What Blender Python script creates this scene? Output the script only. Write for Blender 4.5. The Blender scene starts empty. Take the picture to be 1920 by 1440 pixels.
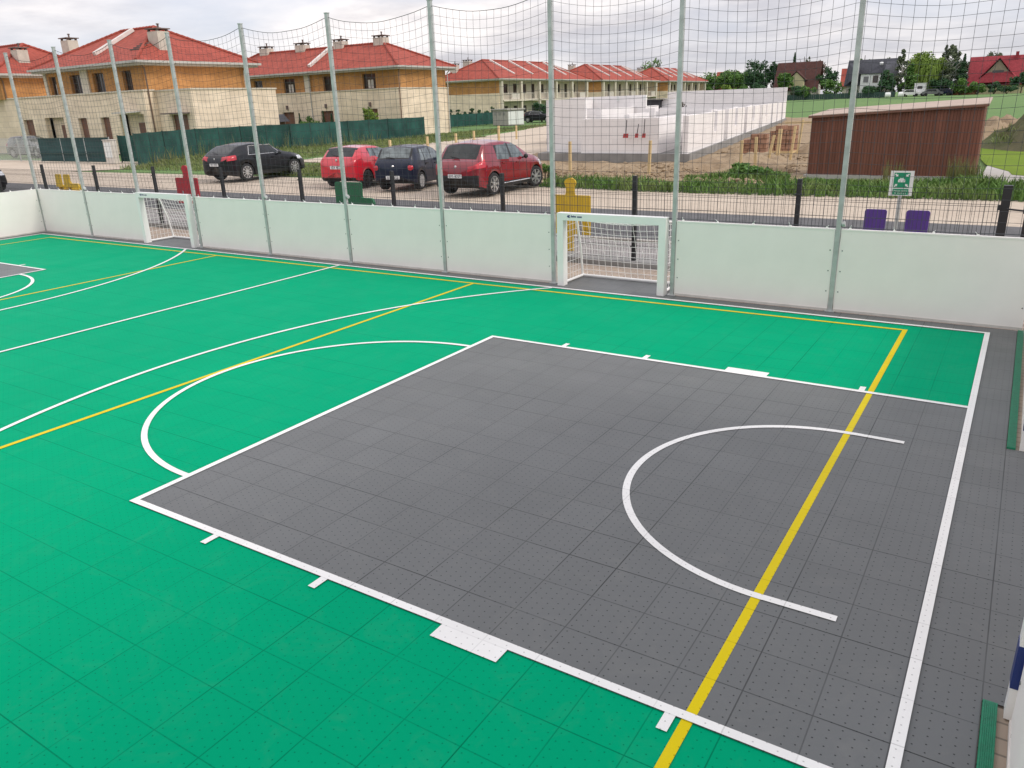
import bpy, bmesh, math, random
import numpy as np
from mathutils import Vector, Matrix, noise

S = bpy.context.scene
COL = S.collection
R = math.radians

# ------------------------------------------------------------------ camera
cam_d = bpy.data.cameras.new('camera')
cam = bpy.data.objects.new('camera', cam_d)
COL.objects.link(cam)
CAM = Vector((9.746, -4.882, 2.527))
yaw, pitch, roll = 0.578, 0.345, -0.035
fw = Vector((-math.sin(yaw)*math.cos(pitch), math.cos(yaw)*math.cos(pitch), -math.sin(pitch)))
ri = Vector((math.cos(yaw), math.sin(yaw), 0))
up = ri.cross(fw)
r2 = ri*math.cos(roll) + up*math.sin(roll)
u2 = -ri*math.sin(roll) + up*math.cos(roll)
m3 = Matrix((r2, u2, -fw)).transposed()
cam.matrix_world = Matrix.Translation(CAM) @ m3.to_4x4()
cam_d.sensor_fit = 'HORIZONTAL'
cam_d.sensor_width = 36.0
cam_d.lens = 1458.7/1920*36
cam_d.clip_start = 0.05
cam_d.clip_end = 3000
S.camera = cam

# ------------------------------------------------------------------ world, sun, exposure
SUN_EL, SUN_AZ = R(40), R(78)          # azimuth clockwise from +y : light from the right side
W = bpy.data.worlds.new('World')
S.world = W
W.use_nodes = True
wt = W.node_tree
for n in list(wt.nodes):
    wt.nodes.remove(n)
def wn(t, **k):
    n = wt.nodes.new(t)
    for a, b in k.items():
        setattr(n, a, b)
    return n
out = wn('ShaderNodeOutputWorld')
bg = wn('ShaderNodeBackground')
bg.inputs['Strength'].default_value = 0.10
sky = wn('ShaderNodeTexSky', sky_type='NISHITA', sun_disc=False)
sky.sun_elevation = SUN_EL
sky.sun_rotation = SUN_AZ
tc = wn('ShaderNodeTexCoord')
sep = wn('ShaderNodeSeparateXYZ')
wt.links.new(tc.outputs['Generated'], sep.inputs[0])
def wmath(op, a, b=None, clamp=False):
    n = wn('ShaderNodeMath', operation=op)
    n.use_clamp = clamp
    for i, v in enumerate((a, b)):
        if v is None:
            continue
        if isinstance(v, (int, float)):
            n.inputs[i].default_value = v
        else:
            wt.links.new(v, n.inputs[i])
    return n.outputs[0]
zc = wmath('MAXIMUM', sep.outputs['Z'], 0.0)
den = wmath('ADD', zc, 0.16)
px = wmath('DIVIDE', sep.outputs['X'], den)
py = wmath('DIVIDE', sep.outputs['Y'], den)
cmb = wn('ShaderNodeCombineXYZ')
wt.links.new(px, cmb.inputs[0]); wt.links.new(py, cmb.inputs[1])
cmb.inputs[2].default_value = 3.7
n1 = wn('ShaderNodeTexNoise')
n1.inputs['Scale'].default_value = 0.62
n1.inputs['Detail'].default_value = 7
n1.inputs['Roughness'].default_value = 0.52
n1.inputs['Distortion'].default_value = 0.35
wt.links.new(cmb.outputs[0], n1.inputs['Vector'])
ramp = wn('ShaderNodeValToRGB')
ramp.color_ramp.elements[0].position = 0.36
ramp.color_ramp.elements[1].position = 0.60
wt.links.new(n1.outputs['Fac'], ramp.inputs[0])
n2 = wn('ShaderNodeTexNoise')
n2.inputs['Scale'].default_value = 1.5
n2.inputs['Detail'].default_value = 8
n2.inputs['Roughness'].default_value = 0.55
wt.links.new(cmb.outputs[0], n2.inputs['Vector'])
r3 = wn('ShaderNodeValToRGB')
r3.color_ramp.elements[0].position = 0.38
r3.color_ramp.elements[0].color = (5.1, 4.95, 5.25, 1)
r3.color_ramp.elements[1].position = 0.62
r3.color_ramp.elements[1].color = (8.7, 8.25, 8.1, 1)
wt.links.new(n2.outputs['Fac'], r3.inputs[0])
mixb = wn('ShaderNodeMix', data_type='RGBA')       # thin blue gaps : Nishita sky veiled by haze
mixb.inputs[0].default_value = 0.72
wt.links.new(sky.outputs[0], mixb.inputs[6])
mixb.inputs[7].default_value = (5.6, 5.65, 6.6, 1)
mixc = wn('ShaderNodeMix', data_type='RGBA')
wt.links.new(ramp.outputs[0], mixc.inputs[0])
wt.links.new(mixb.outputs[2], mixc.inputs[6])
wt.links.new(r3.outputs[0], mixc.inputs[7])
gain = wmath('ADD', wmath('MULTIPLY', wmath('POWER', zc, 0.8), 0.85), 1.10)   # overcast sky is brighter towards the zenith
vm = wn('ShaderNodeVectorMath', operation='SCALE')
wt.links.new(mixc.outputs[2], vm.inputs[0])
wt.links.new(gain, vm.inputs['Scale'])
wt.links.new(vm.outputs[0], bg.inputs['Color'])
wt.links.new(bg.outputs[0], out.inputs[0])

sd = bpy.data.lights.new('sun', 'SUN')
sd.energy = 1.5
sd.angle = R(16)
sd.color = (1.0, 0.93, 0.84)
so = bpy.data.objects.new('sun', sd)
COL.objects.link(so)
sv = Vector((math.sin(SUN_AZ)*math.cos(SUN_EL), math.cos(SUN_AZ)*math.cos(SUN_EL), math.sin(SUN_EL)))
so.rotation_euler = sv.to_track_quat('Z', 'Y').to_euler()
so.location = (30, -10, 40)

S.view_settings.view_transform = 'Standard'
S.view_settings.look = 'None'
S.view_settings.exposure = 0.12
S.view_settings.gamma = 1.0
S.render.engine = 'CYCLES'

# ------------------------------------------------------------------ helpers
def tag(o, label=None, cat=None, group=None, kind=None):
    if label: o['label'] = label
    if cat: o['category'] = cat
    if group: o['group'] = group
    if kind: o['kind'] = kind
    return o

def thing(name, label, cat, loc=(0, 0, 0), rz=0.0, group=None):
    o = bpy.data.objects.new(name, None)
    o.empty_display_size = 0.2
    COL.objects.link(o)
    o.location = loc
    o.rotation_euler = (0, 0, rz)
    return tag(o, label, cat, group)

class MB:
    def __init__(s):
        s.v = []; s.f = []; s.m = []
    def add(s, vs, fs, mi=0):
        b = len(s.v)
        s.v += [tuple(p) for p in vs]
        s.f += [tuple(i + b for i in f) for f in fs]
        s.m += [mi]*len(fs)
    def quad(s, a, b, c, d, mi=0):
        s.add((a, b, c, d), ((0, 1, 2, 3),), mi)
    def box(s, x0, x1, y0, y1, z0, z1, mi=0):
        s.add([(x0,y0,z0),(x1,y0,z0),(x1,y1,z0),(x0,y1,z0),(x0,y0,z1),(x1,y0,z1),(x1,y1,z1),(x0,y1,z1)],
              [(0,3,2,1),(4,5,6,7),(0,1,5,4),(1,2,6,5),(2,3,7,6),(3,0,4,7)], mi)
    def obox(s, o, ax, ay, az, mi=0):           # corner + three edge vectors
        o, ax, ay, az = Vector(o), Vector(ax), Vector(ay), Vector(az)
        if ax.cross(ay).dot(az) < 0:
            ax, ay = ay, ax
        P = [o, o+ax, o+ax+ay, o+ay, o+az, o+ax+az, o+ax+ay+az, o+ay+az]
        s.add(P, [(0,3,2,1),(4,5,6,7),(0,1,5,4),(1,2,6,5),(2,3,7,6),(3,0,4,7)], mi)
    def prism(s, pts, ext, mi=0):               # planar polygon (3D points) extruded by a vector
        ext = Vector(ext)
        P = [Vector(p) for p in pts]
        n = len(P)
        nrm = Vector((0, 0, 0))
        for i in range(n):
            nrm += P[i].cross(P[(i+1) % n])
        if nrm.dot(ext) > 0:
            P = P[::-1]
        Q = [p+ext for p in P]
        s.add(P+Q, [tuple(range(n)), tuple(range(2*n-1, n-1, -1))] + [(i, i+n, (i+1) % n+n, (i+1) % n) for i in range(n)], mi)
    def tube(s, path, r, n=6, mi=0, r1=None, cap=True):
        P = [Vector(p) for p in path]
        rings = []
        ref = None
        for i, p in enumerate(P):
            t = (P[min(i+1, len(P)-1)] - P[max(i-1, 0)])
            if t.length < 1e-9: t = Vector((0, 0, 1))
            t.normalize()
            a = t.orthogonal().normalized() if ref is None else (ref - t*ref.dot(t)).normalized()
            ref = a
            b = t.cross(a)
            rr = r if r1 is None else r + (r1-r)*i/(len(P)-1)
            rings.append([p + (a*math.cos(2*math.pi*k/n) + b*math.sin(2*math.pi*k/n))*rr for k in range(n)])
        vs = [q for rg in rings for q in rg]
        fs = []
        for i in range(len(P)-1):
            for k in range(n):
                fs.append((i*n+k, i*n+(k+1) % n, (i+1)*n+(k+1) % n, (i+1)*n+k))
        if cap:
            fs.append(tuple(range(n-1, -1, -1)))
            fs.append(tuple((len(P)-1)*n+k for k in range(n)))
        s.add(vs, fs, mi)
    def lathe(s, prof, c, axis, n=24, mi=0):    # prof: (radius, along-axis)
        ax = Vector(axis).normalized(); a = ax.orthogonal().normalized(); b = ax.cross(a); c = Vector(c)
        vs = []
        for r, h in prof:
            for k in range(n):
                t = 2*math.pi*k/n
                vs.append(c + ax*h + (a*math.cos(t)+b*math.sin(t))*r)
        fs = []
        for i in range(len(prof)-1):
            for k in range(n):
                fs.append((i*n+k, i*n+(k+1) % n, (i+1)*n+(k+1) % n, (i+1)*n+k))
        s.add(vs, fs, mi)
    def build(s, name, mat, parent=None, smooth=False, loc=None, fixn=False):
        me = bpy.data.meshes.new(name)
        me.from_pydata([tuple(p) for p in s.v], [], s.f)
        mats = mat if isinstance(mat, (list, tuple)) else [mat]
        for m in mats: me.materials.append(m)
        if len(mats) > 1:
            me.polygons.foreach_set('material_index', s.m)
        if fixn:
            bm = bmesh.new(); bm.from_mesh(me); bmesh.ops.recalc_face_normals(bm, faces=bm.faces); bm.to_mesh(me); bm.free()
        uvl = me.uv_layers.new(name='UVMap')
        uv = np.empty(len(me.loops)*2, dtype=np.float32)
        for p in me.polygons:
            n = p.normal
            if abs(n.z) > 0.995:
                for li in p.loop_indices:
                    co = me.vertices[me.loops[li].vertex_index].co
                    uv[2*li] = co.x; uv[2*li+1] = co.y
            else:
                L = math.hypot(n.x, n.y)
                tx, ty = -n.y/L, n.x/L
                bx, by, bz = -n.z*ty, n.z*tx, n.x*ty - n.y*tx
                for li in p.loop_indices:
                    co = me.vertices[me.loops[li].vertex_index].co
                    uv[2*li] = co.x*tx + co.y*ty
                    uv[2*li+1] = co.x*bx + co.y*by + co.z*bz
        uvl.data.foreach_set('uv', uv)
        if smooth:
            me.polygons.foreach_set('use_smooth', [True]*len(me.polygons))
        me.update()
        o = bpy.data.objects.new(name, me)
        COL.objects.link(o)
        if parent is not None: o.parent = parent
        if loc is not None: o.location = loc
        return o

def copy_tree(o, parent=None):
    c = o.copy()
    COL.objects.link(c)
    if parent is not None: c.parent = parent
    for ch in list(o.children):
        copy_tree(ch, c)
    return c

# ------------------------------------------------------------------ materials
class NT:
    def __init__(s, name):
        s.m = bpy.data.materials.new(name)
        s.m.use_nodes = True
        s.t = s.m.node_tree
        s.b = s.t.nodes['Principled BSDF']
        s._oc = None
    def n(s, t, **k):
        n = s.t.nodes.new(t)
        for a, b in k.items(): setattr(n, a, b)
        return n
    def l(s, a, b): s.t.links.new(a, b)
    def coord(s, which='Object'):
        if s._oc is None: s._oc = s.n('ShaderNodeTexCoord')
        return s._oc.outputs[which]
    def math(s, op, a, b=None, clamp=False):
        n = s.n('ShaderNodeMath', operation=op); n.use_clamp = clamp
        for i, v in enumerate((a, b)):
            if v is None: continue
            if isinstance(v, (int, float)): n.inputs[i].default_value = v
            else: s.l(v, n.inputs[i])
        return n.outputs[0]
    def noise(s, scale, detail=4, rough=0.55, vec=None, sc3=None, dist=0.0):
        n = s.n('ShaderNodeTexNoise')
        n.inputs['Scale'].default_value = scale; n.inputs['Detail'].default_value = detail; n.inputs['Roughness'].default_value = rough
        n.inputs['Distortion'].default_value = dist
        v = vec if vec is not None else s.coord()
        if sc3:
            mp = s.n('ShaderNodeMapping'); mp.inputs['Scale'].default_value = sc3; s.l(v, mp.inputs[0]); v = mp.outputs[0]
        s.l(v, n.inputs['Vector'])
        return n.outputs['Fac']
    def mix(s, f, a, b, bt='MIX'):
        n = s.n('ShaderNodeMix', data_type='RGBA', blend_type=bt)
        for sock, v in ((n.inputs[0], f), (n.inputs[6], a), (n.inputs[7], b)):
            if isinstance(v, (int, float)): sock.default_value = v
            elif isinstance(v, (tuple, list)): sock.default_value = (*v[:3], 1)
            else: s.l(v, sock)
        return n.outputs[2]
    def mr(s, v, a, b, c=0.0, d=1.0):
        n = s.n('ShaderNodeMapRange')
        s.l(v, n.inputs[0])
        for i, x in enumerate((a, b, c, d)): n.inputs[i+1].default_value = x
        return n.outputs[0]
    def bump(s, h, strength=0.3, dist=0.01):
        n = s.n('ShaderNodeBump'); n.inputs['Strength'].default_value = strength; n.inputs['Distance'].default_value = dist
        s.l(h, n.inputs['Height']); s.l(n.outputs[0], s.b.inputs['Normal'])
    def col(s, c):
        if isinstance(c, (tuple, list)): s.b.inputs['Base Color'].default_value = (*c[:3], 1)
        else: s.l(c, s.b.inputs['Base Color'])
    def set(s, rough=0.6, metal=0.0, spec=0.5, coat=0.0):
        s.b.inputs['Roughness'].default_value = rough; s.b.inputs['Metallic'].default_value = metal
        s.b.inputs['Specular IOR Level'].default_value = spec
        if coat:
            s.b.inputs['Coat Weight'].default_value = coat; s.b.inputs['Coat Roughness'].default_value = 0.04

def pm(name, c, rough=0.6, var=0.12, scale=3.0, metal=0.0, spec=0.5, coat=0.0, bump=0.0, bscale=40.0, c2=None, sc3=None):
    m = NT(name)
    f = m.mr(m.noise(scale, 5, sc3=sc3), 0.3, 0.7)
    a = tuple(x*(1-var) for x in c)
    b = tuple(min(1, x*(1+var)) for x in c) if c2 is None else c2
    m.col(m.mix(f, a, b))
    m.set(rough, metal, spec, coat)
    if bump:
        m.bump(m.noise(bscale, 4), bump, 0.02)
    return m.m

def brickmat(name, c1, c2, mortar, bw, bh, ms=0.008, rough=0.85, bump=0.3, off=0.5, var=0.15, bias=0.0):
    m = NT(name)
    bt = m.n('ShaderNodeTexBrick')
    bt.offset = off
    m.l(m.coord('UV'), bt.inputs['Vector'])
    bt.inputs['Scale'].default_value = 1.0
    bt.inputs['Brick Width'].default_value = bw
    bt.inputs['Row Height'].default_value = bh
    bt.inputs['Mortar Size'].default_value = ms
    bt.inputs['Bias'].default_value = bias
    bt.inputs['Color1'].default_value = (*c1, 1)
    bt.inputs['Color2'].default_value = (*c2, 1)
    bt.inputs['Mortar'].default_value = (*mortar, 1)
    f = m.mr(m.noise(0.8, 5), 0.3, 0.7, 1-var, 1+var)
    vm_ = m.n('ShaderNodeVectorMath', operation='SCALE')
    m.l(bt.outputs['Color'], vm_.inputs[0]); m.l(f, vm_.inputs['Scale'])
    m.col(vm_.outputs[0])
    m.set(rough, 0, 0.3)
    m.bump(bt.outputs['Fac'], -bump, 0.01)
    return m.m

TILE = 0.3035
def court_mat(name, c, rough=0.42, spec=0.2, tv=0.03, bv=0.06, seam_dark=0.45, dot_dark=0.25, dust=0.25):
    """modular sport tiles: seams every 0.3 m, staggered drain holes, patchy dust"""
    m = NT(name)
    sp = m.n('ShaderNodeSeparateXYZ'); m.l(m.coord(), sp.inputs[0])
    x = m.math('MULTIPLY', m.math('SUBTRACT', sp.outputs[0], 0.233), 1/TILE)
    y = m.math('MULTIPLY', m.math('SUBTRACT', sp.outputs[1], 0.1465), 1/TILE)
    def edge(v):
        f = m.math('FRACT', v)
        return m.math('MINIMUM', f, m.math('SUBTRACT', 1.0, f))
    ex, ey = edge(x), edge(y)
    # per-seam strength
    fl = m.n('ShaderNodeCombineXYZ')
    m.l(m.math('FLOOR', m.math('ADD', x, 0.5)), fl.inputs[0])
    wnx = m.n('ShaderNodeTexWhiteNoise', noise_dimensions='3D'); m.l(fl.outputs[0], wnx.inputs['Vector'])
    fl2 = m.n('ShaderNodeCombineXYZ')
    m.l(m.math('FLOOR', m.math('ADD', y, 0.5)), fl2.inputs[1]); fl2.inputs[2].default_value = 5.5
    wny = m.n('ShaderNodeTexWhiteNoise', noise_dimensions='3D'); m.l(fl2.outputs[0], wny.inputs['Vector'])
    wob = m.noise(1.1, 3)
    sx = m.math('MULTIPLY', m.mr(ex, 0.007, 0.013, 1.0, 0.0), m.math('MULTIPLY', m.math('ADD', m.math('MULTIPLY', wnx.outputs['Value'], 0.5), 0.50), m.mr(sp.outputs[0], 3.0, 8.0, 0.45, 1.0)))
    sy = m.math('MULTIPLY', m.mr(ey, 0.007, 0.013, 1.0, 0.0), m.math('ADD', m.math('MULTIPLY', wny.outputs['Value'], 0.6), 0.40))
    seam = m.math('MULTIPLY', m.math('MAXIMUM', sx, sy), m.mr(wob, 0.35, 0.62, 0.55, 1.25))
    # holes : staggered lattice
    def dots(ox, oy):
        u = m.math('SUBTRACT', m.math('FRACT', m.math('ADD', m.math('MULTIPLY', x, 3.0), ox)), 0.5)
        v = m.math('SUBTRACT', m.math('FRACT', m.math('ADD', m.math('MULTIPLY', y, 6.0), oy)), 0.5)
        u = m.math('MULTIPLY', u, TILE/3.0); v = m.math('MULTIPLY', v, TILE/6.0)
        d2 = m.math('ADD', m.math('MULTIPLY', u, u), m.math('MULTIPLY', v, v))
        return m.mr(d2, 0.0028**2, 0.0047**2, 1.0, 0.0)
    dot = m.math('MAXIMUM', dots(0.25, 0.0), dots(0.75, 0.5))
    # tile-to-tile tint
    ft = m.n('ShaderNodeCombineXYZ')
    m.l(m.math('FLOOR', x), ft.inputs[0]); m.l(m.math('FLOOR', y), ft.inputs[1])
    wt_ = m.n('ShaderNodeTexWhiteNoise', noise_dimensions='3D'); m.l(ft.outputs[0], wt_.inputs['Vector'])
    tint = m.mr(wt_.outputs['Value'], 0, 1, 1-tv, 1+tv)
    blot = m.mr(m.noise(0.55, 6, 0.6, dist=0.6), 0.25, 0.75, 1-bv, 1+bv)
    base = m.n('ShaderNodeVectorMath', operation='SCALE'); base.inputs[0].default_value = c
    m.l(m.math('MULTIPLY', tint, blot), base.inputs['Scale'])
    dustf = m.math('MULTIPLY', m.mr(m.noise(3.6, 8, 0.72, dist=1.2), 0.52, 0.80), dust)
    smear = m.math('MULTIPLY', m.mr(m.noise(1.0, 6, 0.7, sc3=(5.5, 2.0, 1), dist=0.9), 0.60, 0.82), m.mr(m.noise(0.45, 3), 0.45, 0.62))
    dustf = m.math('MAXIMUM', dustf, m.math('MULTIPLY', smear, dust*1.3))
    col = m.mix(dustf, base.outputs[0], (0.36, 0.35, 0.31))
    dk = m.n('ShaderNodeVectorMath', operation='SCALE'); dk.inputs[0].default_value = c; dk.inputs['Scale'].default_value = seam_dark
    col = m.mix(m.math('MULTIPLY', seam, 0.92, True), col, dk.outputs[0])
    dd = m.n('ShaderNodeVectorMath', operation='SCALE'); dd.inputs[0].default_value = c; dd.inputs['Scale'].default_value = dot_dark
    col = m.mix(m.math('MULTIPLY', dot, 0.9), col, dd.outputs[0])
    m.col(col)
    m.set(rough, 0, spec)
    rr = m.mr(m.noise(1.7, 5), 0.3, 0.7, rough-0.05, rough+0.08); m.l(rr, m.b.inputs['Roughness'])
    h = m.math('SUBTRACT', 1.0, m.math('MAXIMUM', m.math('MULTIPLY', seam, 0.8), dot))
    m.bump(h, 0.35, 0.003)
    return m.m

M = {}
M['green'] = court_mat('green sport tile', (0.0, 0.325, 0.158), rough=0.55, spec=0.015, tv=0.014, bv=0.03, dust=0.035, dot_dark=0.60, seam_dark=0.50)
M['gray'] = court_mat('grey sport tile', (0.140, 0.147, 0.149), spec=0.16, seam_dark=0.24, dot_dark=0.15, dust=0.10)
M['white_line'] = court_mat('white court paint', (0.80, 0.80, 0.785), spec=0.1, seam_dark=0.72, dot_dark=0.6, dust=0.10)
M['yellow_line'] = court_mat('yellow court paint', (0.67, 0.53, 0.003), seam_dark=0.7, dot_dark=0.6, dust=0.04, spec=0.1)
M['board'] = pm('white rink board', (0.90, 0.855, 0.82), 0.5, 0.025, 2.5)
M['board_base'] = pm('dusty white board edge', (0.60, 0.57, 0.53), 0.6, 0.14, 5)
M['bolt'] = pm('bolt steel', (0.25, 0.25, 0.25), 0.4, 0.1, 30, metal=0.8)
M['galv'] = pm('galvanised steel', (0.48, 0.50, 0.49), 0.48, 0.16, 9, metal=0.35, spec=0.5)
M['net'] = pm('dark net cord', (0.05, 0.055, 0.065), 0.8, 0.15, 8)
M['fence'] = pm('anthracite coated wire', (0.018, 0.019, 0.022), 0.5, 0.2, 8)
M['goal_white'] = pm('white goal paint', (0.88, 0.87, 0.85), 0.35, 0.03, 3)
M['goal_net'] = pm('white goal cord', (0.88, 0.87, 0.85), 0.8, 0.04, 8)
M['navy'] = pm('navy blue paint', (0.012, 0.03, 0.16), 0.4, 0.1, 4)
M['drain'] = pm('green edge grating', (0.004, 0.20, 0.10), 0.5, 0.15, 30, bump=0.3, bscale=60)
M['yellow_p'] = pm('yellow panel paint', (0.62, 0.40, 0.02), 0.5, 0.08, 4)
M['red_p'] = pm('red panel paint', (0.42, 0.02, 0.035), 0.5, 0.08, 4)
M['green_p'] = pm('green panel paint', (0.01, 0.125, 0.05), 0.5, 0.10, 4)
M['purple_p'] = pm('purple panel paint', (0.085, 0.035, 0.24), 0.5, 0.10, 4)
M['asphalt'] = pm('asphalt', (0.105, 0.105, 0.108), 0.9, 0.18, 2.2, bump=0.4, bscale=90)
M['kerb'] = pm('concrete kerb', (0.40, 0.38, 0.35), 0.9, 0.12, 3, bump=0.2, bscale=60)
M['pavers'] = brickmat('tan pavers', (0.40, 0.32, 0.25), (0.34, 0.28, 0.23), (0.20, 0.17, 0.14), 0.2, 0.1, 0.006)
M['pavers_g'] = brickmat('grey pavers', (0.33, 0.31, 0.30), (0.28, 0.27, 0.26), (0.16, 0.15, 0.14), 0.2, 0.1, 0.006)
M['concrete'] = pm('concrete', (0.42, 0.40, 0.37), 0.9, 0.12, 2.0, bump=0.2, bscale=50)
M['conc_dark'] = pm('foundation concrete', (0.25, 0.245, 0.235), 0.9, 0.22, 1.4, bump=0.3, bscale=40)
M['glass'] = pm('dark window glass', (0.045, 0.042, 0.040), 0.07, 0.3, 1.5, spec=0.6)
M['cream'] = brickmat('cream stone cladding', (0.80, 0.675, 0.52), (0.74, 0.62, 0.47), (0.55, 0.46, 0.36), 0.9, 0.42, 0.012, bump=0.2)
M['orange'] = brickmat('orange clinker cladding', (0.53, 0.275, 0.105), (0.43, 0.215, 0.078), (0.42, 0.21, 0.08), 0.24, 0.075, 0.008, var=0.22)
M['trim'] = pm('beige plaster trim', (0.62, 0.56, 0.46), 0.8, 0.06, 2)
M['gutter'] = pm('grey gutter', (0.46, 0.45, 0.42), 0.5, 0.06, 3)
M['soffit'] = pm('soffit board', (0.50, 0.46, 0.40), 0.8, 0.05, 3)
M['door'] = pm('brown door', (0.17, 0.075, 0.048), 0.5, 0.2, 2, sc3=(1, 1, 6))
M['wframe'] = pm('brown window frame', (0.10, 0.062, 0.046), 0.5, 0.15, 3)
M['pipe'] = pm('copper brown downpipe', (0.20, 0.13, 0.09), 0.5, 0.15, 3, metal=0.3)
M['wood_pale'] = pm('pale sawn timber', (0.62, 0.47, 0.25), 0.85, 0.14, 5, sc3=(1, 1, 0.15))
M['black'] = pm('black plastic', (0.012, 0.012, 0.013), 0.5, 0.2, 5)
M['tyre'] = pm('tyre rubber', (0.016, 0.016, 0.017), 0.85, 0.2, 10)
M['rim'] = pm('alloy rim', (0.62, 0.62, 0.63), 0.3, 0.06, 6, metal=0.75)
M['hubcap'] = pm('silver hubcap', (0.45, 0.46, 0.47), 0.4, 0.06, 6, metal=0.4)
M['steelrim'] = pm('black steel rim', (0.03, 0.03, 0.03), 0.5, 0.1, 6)
M['carglass'] = pm('tinted car glass', (0.008, 0.010, 0.011), 0.04, 0.2, 3.2, spec=0.45, c2=(0.035, 0.042, 0.043))
M['carglass2'] = pm('light car glass', (0.035, 0.05, 0.052), 0.05, 0.35, 3.0, spec=0.7, c2=(0.19, 0.23, 0.235))
M['tail'] = pm('red tail lamp', (0.50, 0.015, 0.03), 0.12, 0.2, 8, spec=0.8)
M['headlamp'] = pm('clear headlamp', (0.6, 0.62, 0.65), 0.1, 0.1, 8, spec=0.9)
M['chrome'] = pm('chrome trim', (0.75, 0.75, 0.76), 0.2, 0.05, 8, metal=0.9)
M['plate'] = pm('white number plate', (0.75, 0.76, 0.76), 0.4, 0.05, 30)
M['ink'] = pm('dark ink', (0.03, 0.03, 0.035), 0.6, 0.1, 30)
M['paint_black'] = pm('black car paint', (0.004, 0.005, 0.008), 0.35, 0.1, 2, spec=0.3, coat=0.3)
M['paint_blue'] = pm('dark blue car paint', (0.006, 0.011, 0.030), 0.35, 0.1, 2, spec=0.3, coat=0.35)
M['paint_red'] = pm('bright red car paint', (0.55, 0.018, 0.035), 0.28, 0.05, 2, coat=1.0)
M['paint_maroon'] = pm('cherry red car paint', (0.215, 0.007, 0.018), 0.25, 0.08, 2, coat=0.8, metal=0.1)
M['paint_grey'] = pm('grey car paint', (0.12, 0.125, 0.13), 0.3, 0.1, 2, coat=1.0)
M['paint_white'] = pm('white car paint', (0.7, 0.7, 0.7), 0.3, 0.05, 2, coat=0.6)
M['block'] = brickmat('white aerated concrete block', (0.85, 0.82, 0.805), (0.80, 0.77, 0.76), (0.66, 0.63, 0.62), 0.6, 0.24, 0.006, bump=0.15, var=0.05)
M['mesh_green'] = pm('green shade cloth', (0.010, 0.060, 0.050), 0.9, 0.35, 0.9, bump=0.3, bscale=6, c2=(0.022, 0.105, 0.085))
M['gate_green'] = pm('dark green gate cloth', (0.012, 0.052, 0.052), 0.8, 0.3, 1.2, sc3=(0.4, 0.4, 3), c2=(0.025, 0.085, 0.085))
M['rust'] = None
M['signwhite'] = pm('sign white', (0.74, 0.76, 0.74), 0.5, 0.04, 8)
M['signgreen'] = pm('sign green', (0.004, 0.25, 0.12), 0.5, 0.05, 8)
M['ladderwhite'] = pm('pale roof coping', (0.68, 0.64, 0.60), 0.7, 0.08, 2)
M['stone_ch'] = pm('chimney stone', (0.55, 0.50, 0.43), 0.85, 0.12, 2)
M['ch_cap'] = pm('chimney cap', (0.16, 0.12, 0.11), 0.7, 0.2, 3)
M['toolred'] = pm('red tool plastic', (0.36, 0.03, 0.025), 0.5, 0.2, 5)
M['brickorange'] = brickmat('orange hollow bricks', (0.38, 0.22, 0.15), (0.33, 0.18, 0.115), (0.20, 0.11, 0.07), 0.25, 0.2, 0.02)

def m_roof(name, c, tw=0.28, th=0.36):
    m = NT(name)
    sp = m.n('ShaderNodeSeparateXYZ'); m.l(m.coord('UV'), sp.inputs[0])
    u = m.math('DIVIDE', sp.outputs[0], tw); v = m.math('DIVIDE', sp.outputs[1], th)
    fu = m.math('FRACT', u); fv = m.math('FRACT', v)
    wave = m.math('SINE', m.math('MULTIPLY', fu, math.pi))
    h = m.math('ADD', m.math('MULTIPLY', wave, 0.6), m.math('MULTIPLY', m.math('SUBTRACT', 1.0, fv), 0.6))
    cb = m.n('ShaderNodeCombineXYZ'); m.l(m.math('FLOOR', u), cb.inputs[0]); m.l(m.math('FLOOR', v), cb.inputs[1])
    w = m.n('ShaderNodeTexWhiteNoise', noise_dimensions='3D'); m.l(cb.outputs[0], w.inputs['Vector'])
    f = m.mr(w.outputs['Value'], 0, 1, 0.86, 1.1)
    f = m.math('MULTIPLY', f, m.mr(m.noise(0.6, 5), 0.3, 0.7, 0.9, 1.1))
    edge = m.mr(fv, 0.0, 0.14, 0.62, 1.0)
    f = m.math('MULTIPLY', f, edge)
    s = m.n('ShaderNodeVectorMath', operation='SCALE'); s.inputs[0].default_value = c; m.l(f, s.inputs['Scale'])
    m.col(s.outputs[0]); m.set(0.75, 0, 0.2)
    m.bump(h, 0.6, 0.04)
    return m.m
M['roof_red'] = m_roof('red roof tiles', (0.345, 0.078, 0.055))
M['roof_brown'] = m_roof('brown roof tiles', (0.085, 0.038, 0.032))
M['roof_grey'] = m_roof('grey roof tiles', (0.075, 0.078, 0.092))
M['roof_crimson'] = m_roof('crimson roof tiles', (0.29, 0.045, 0.055))

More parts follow.
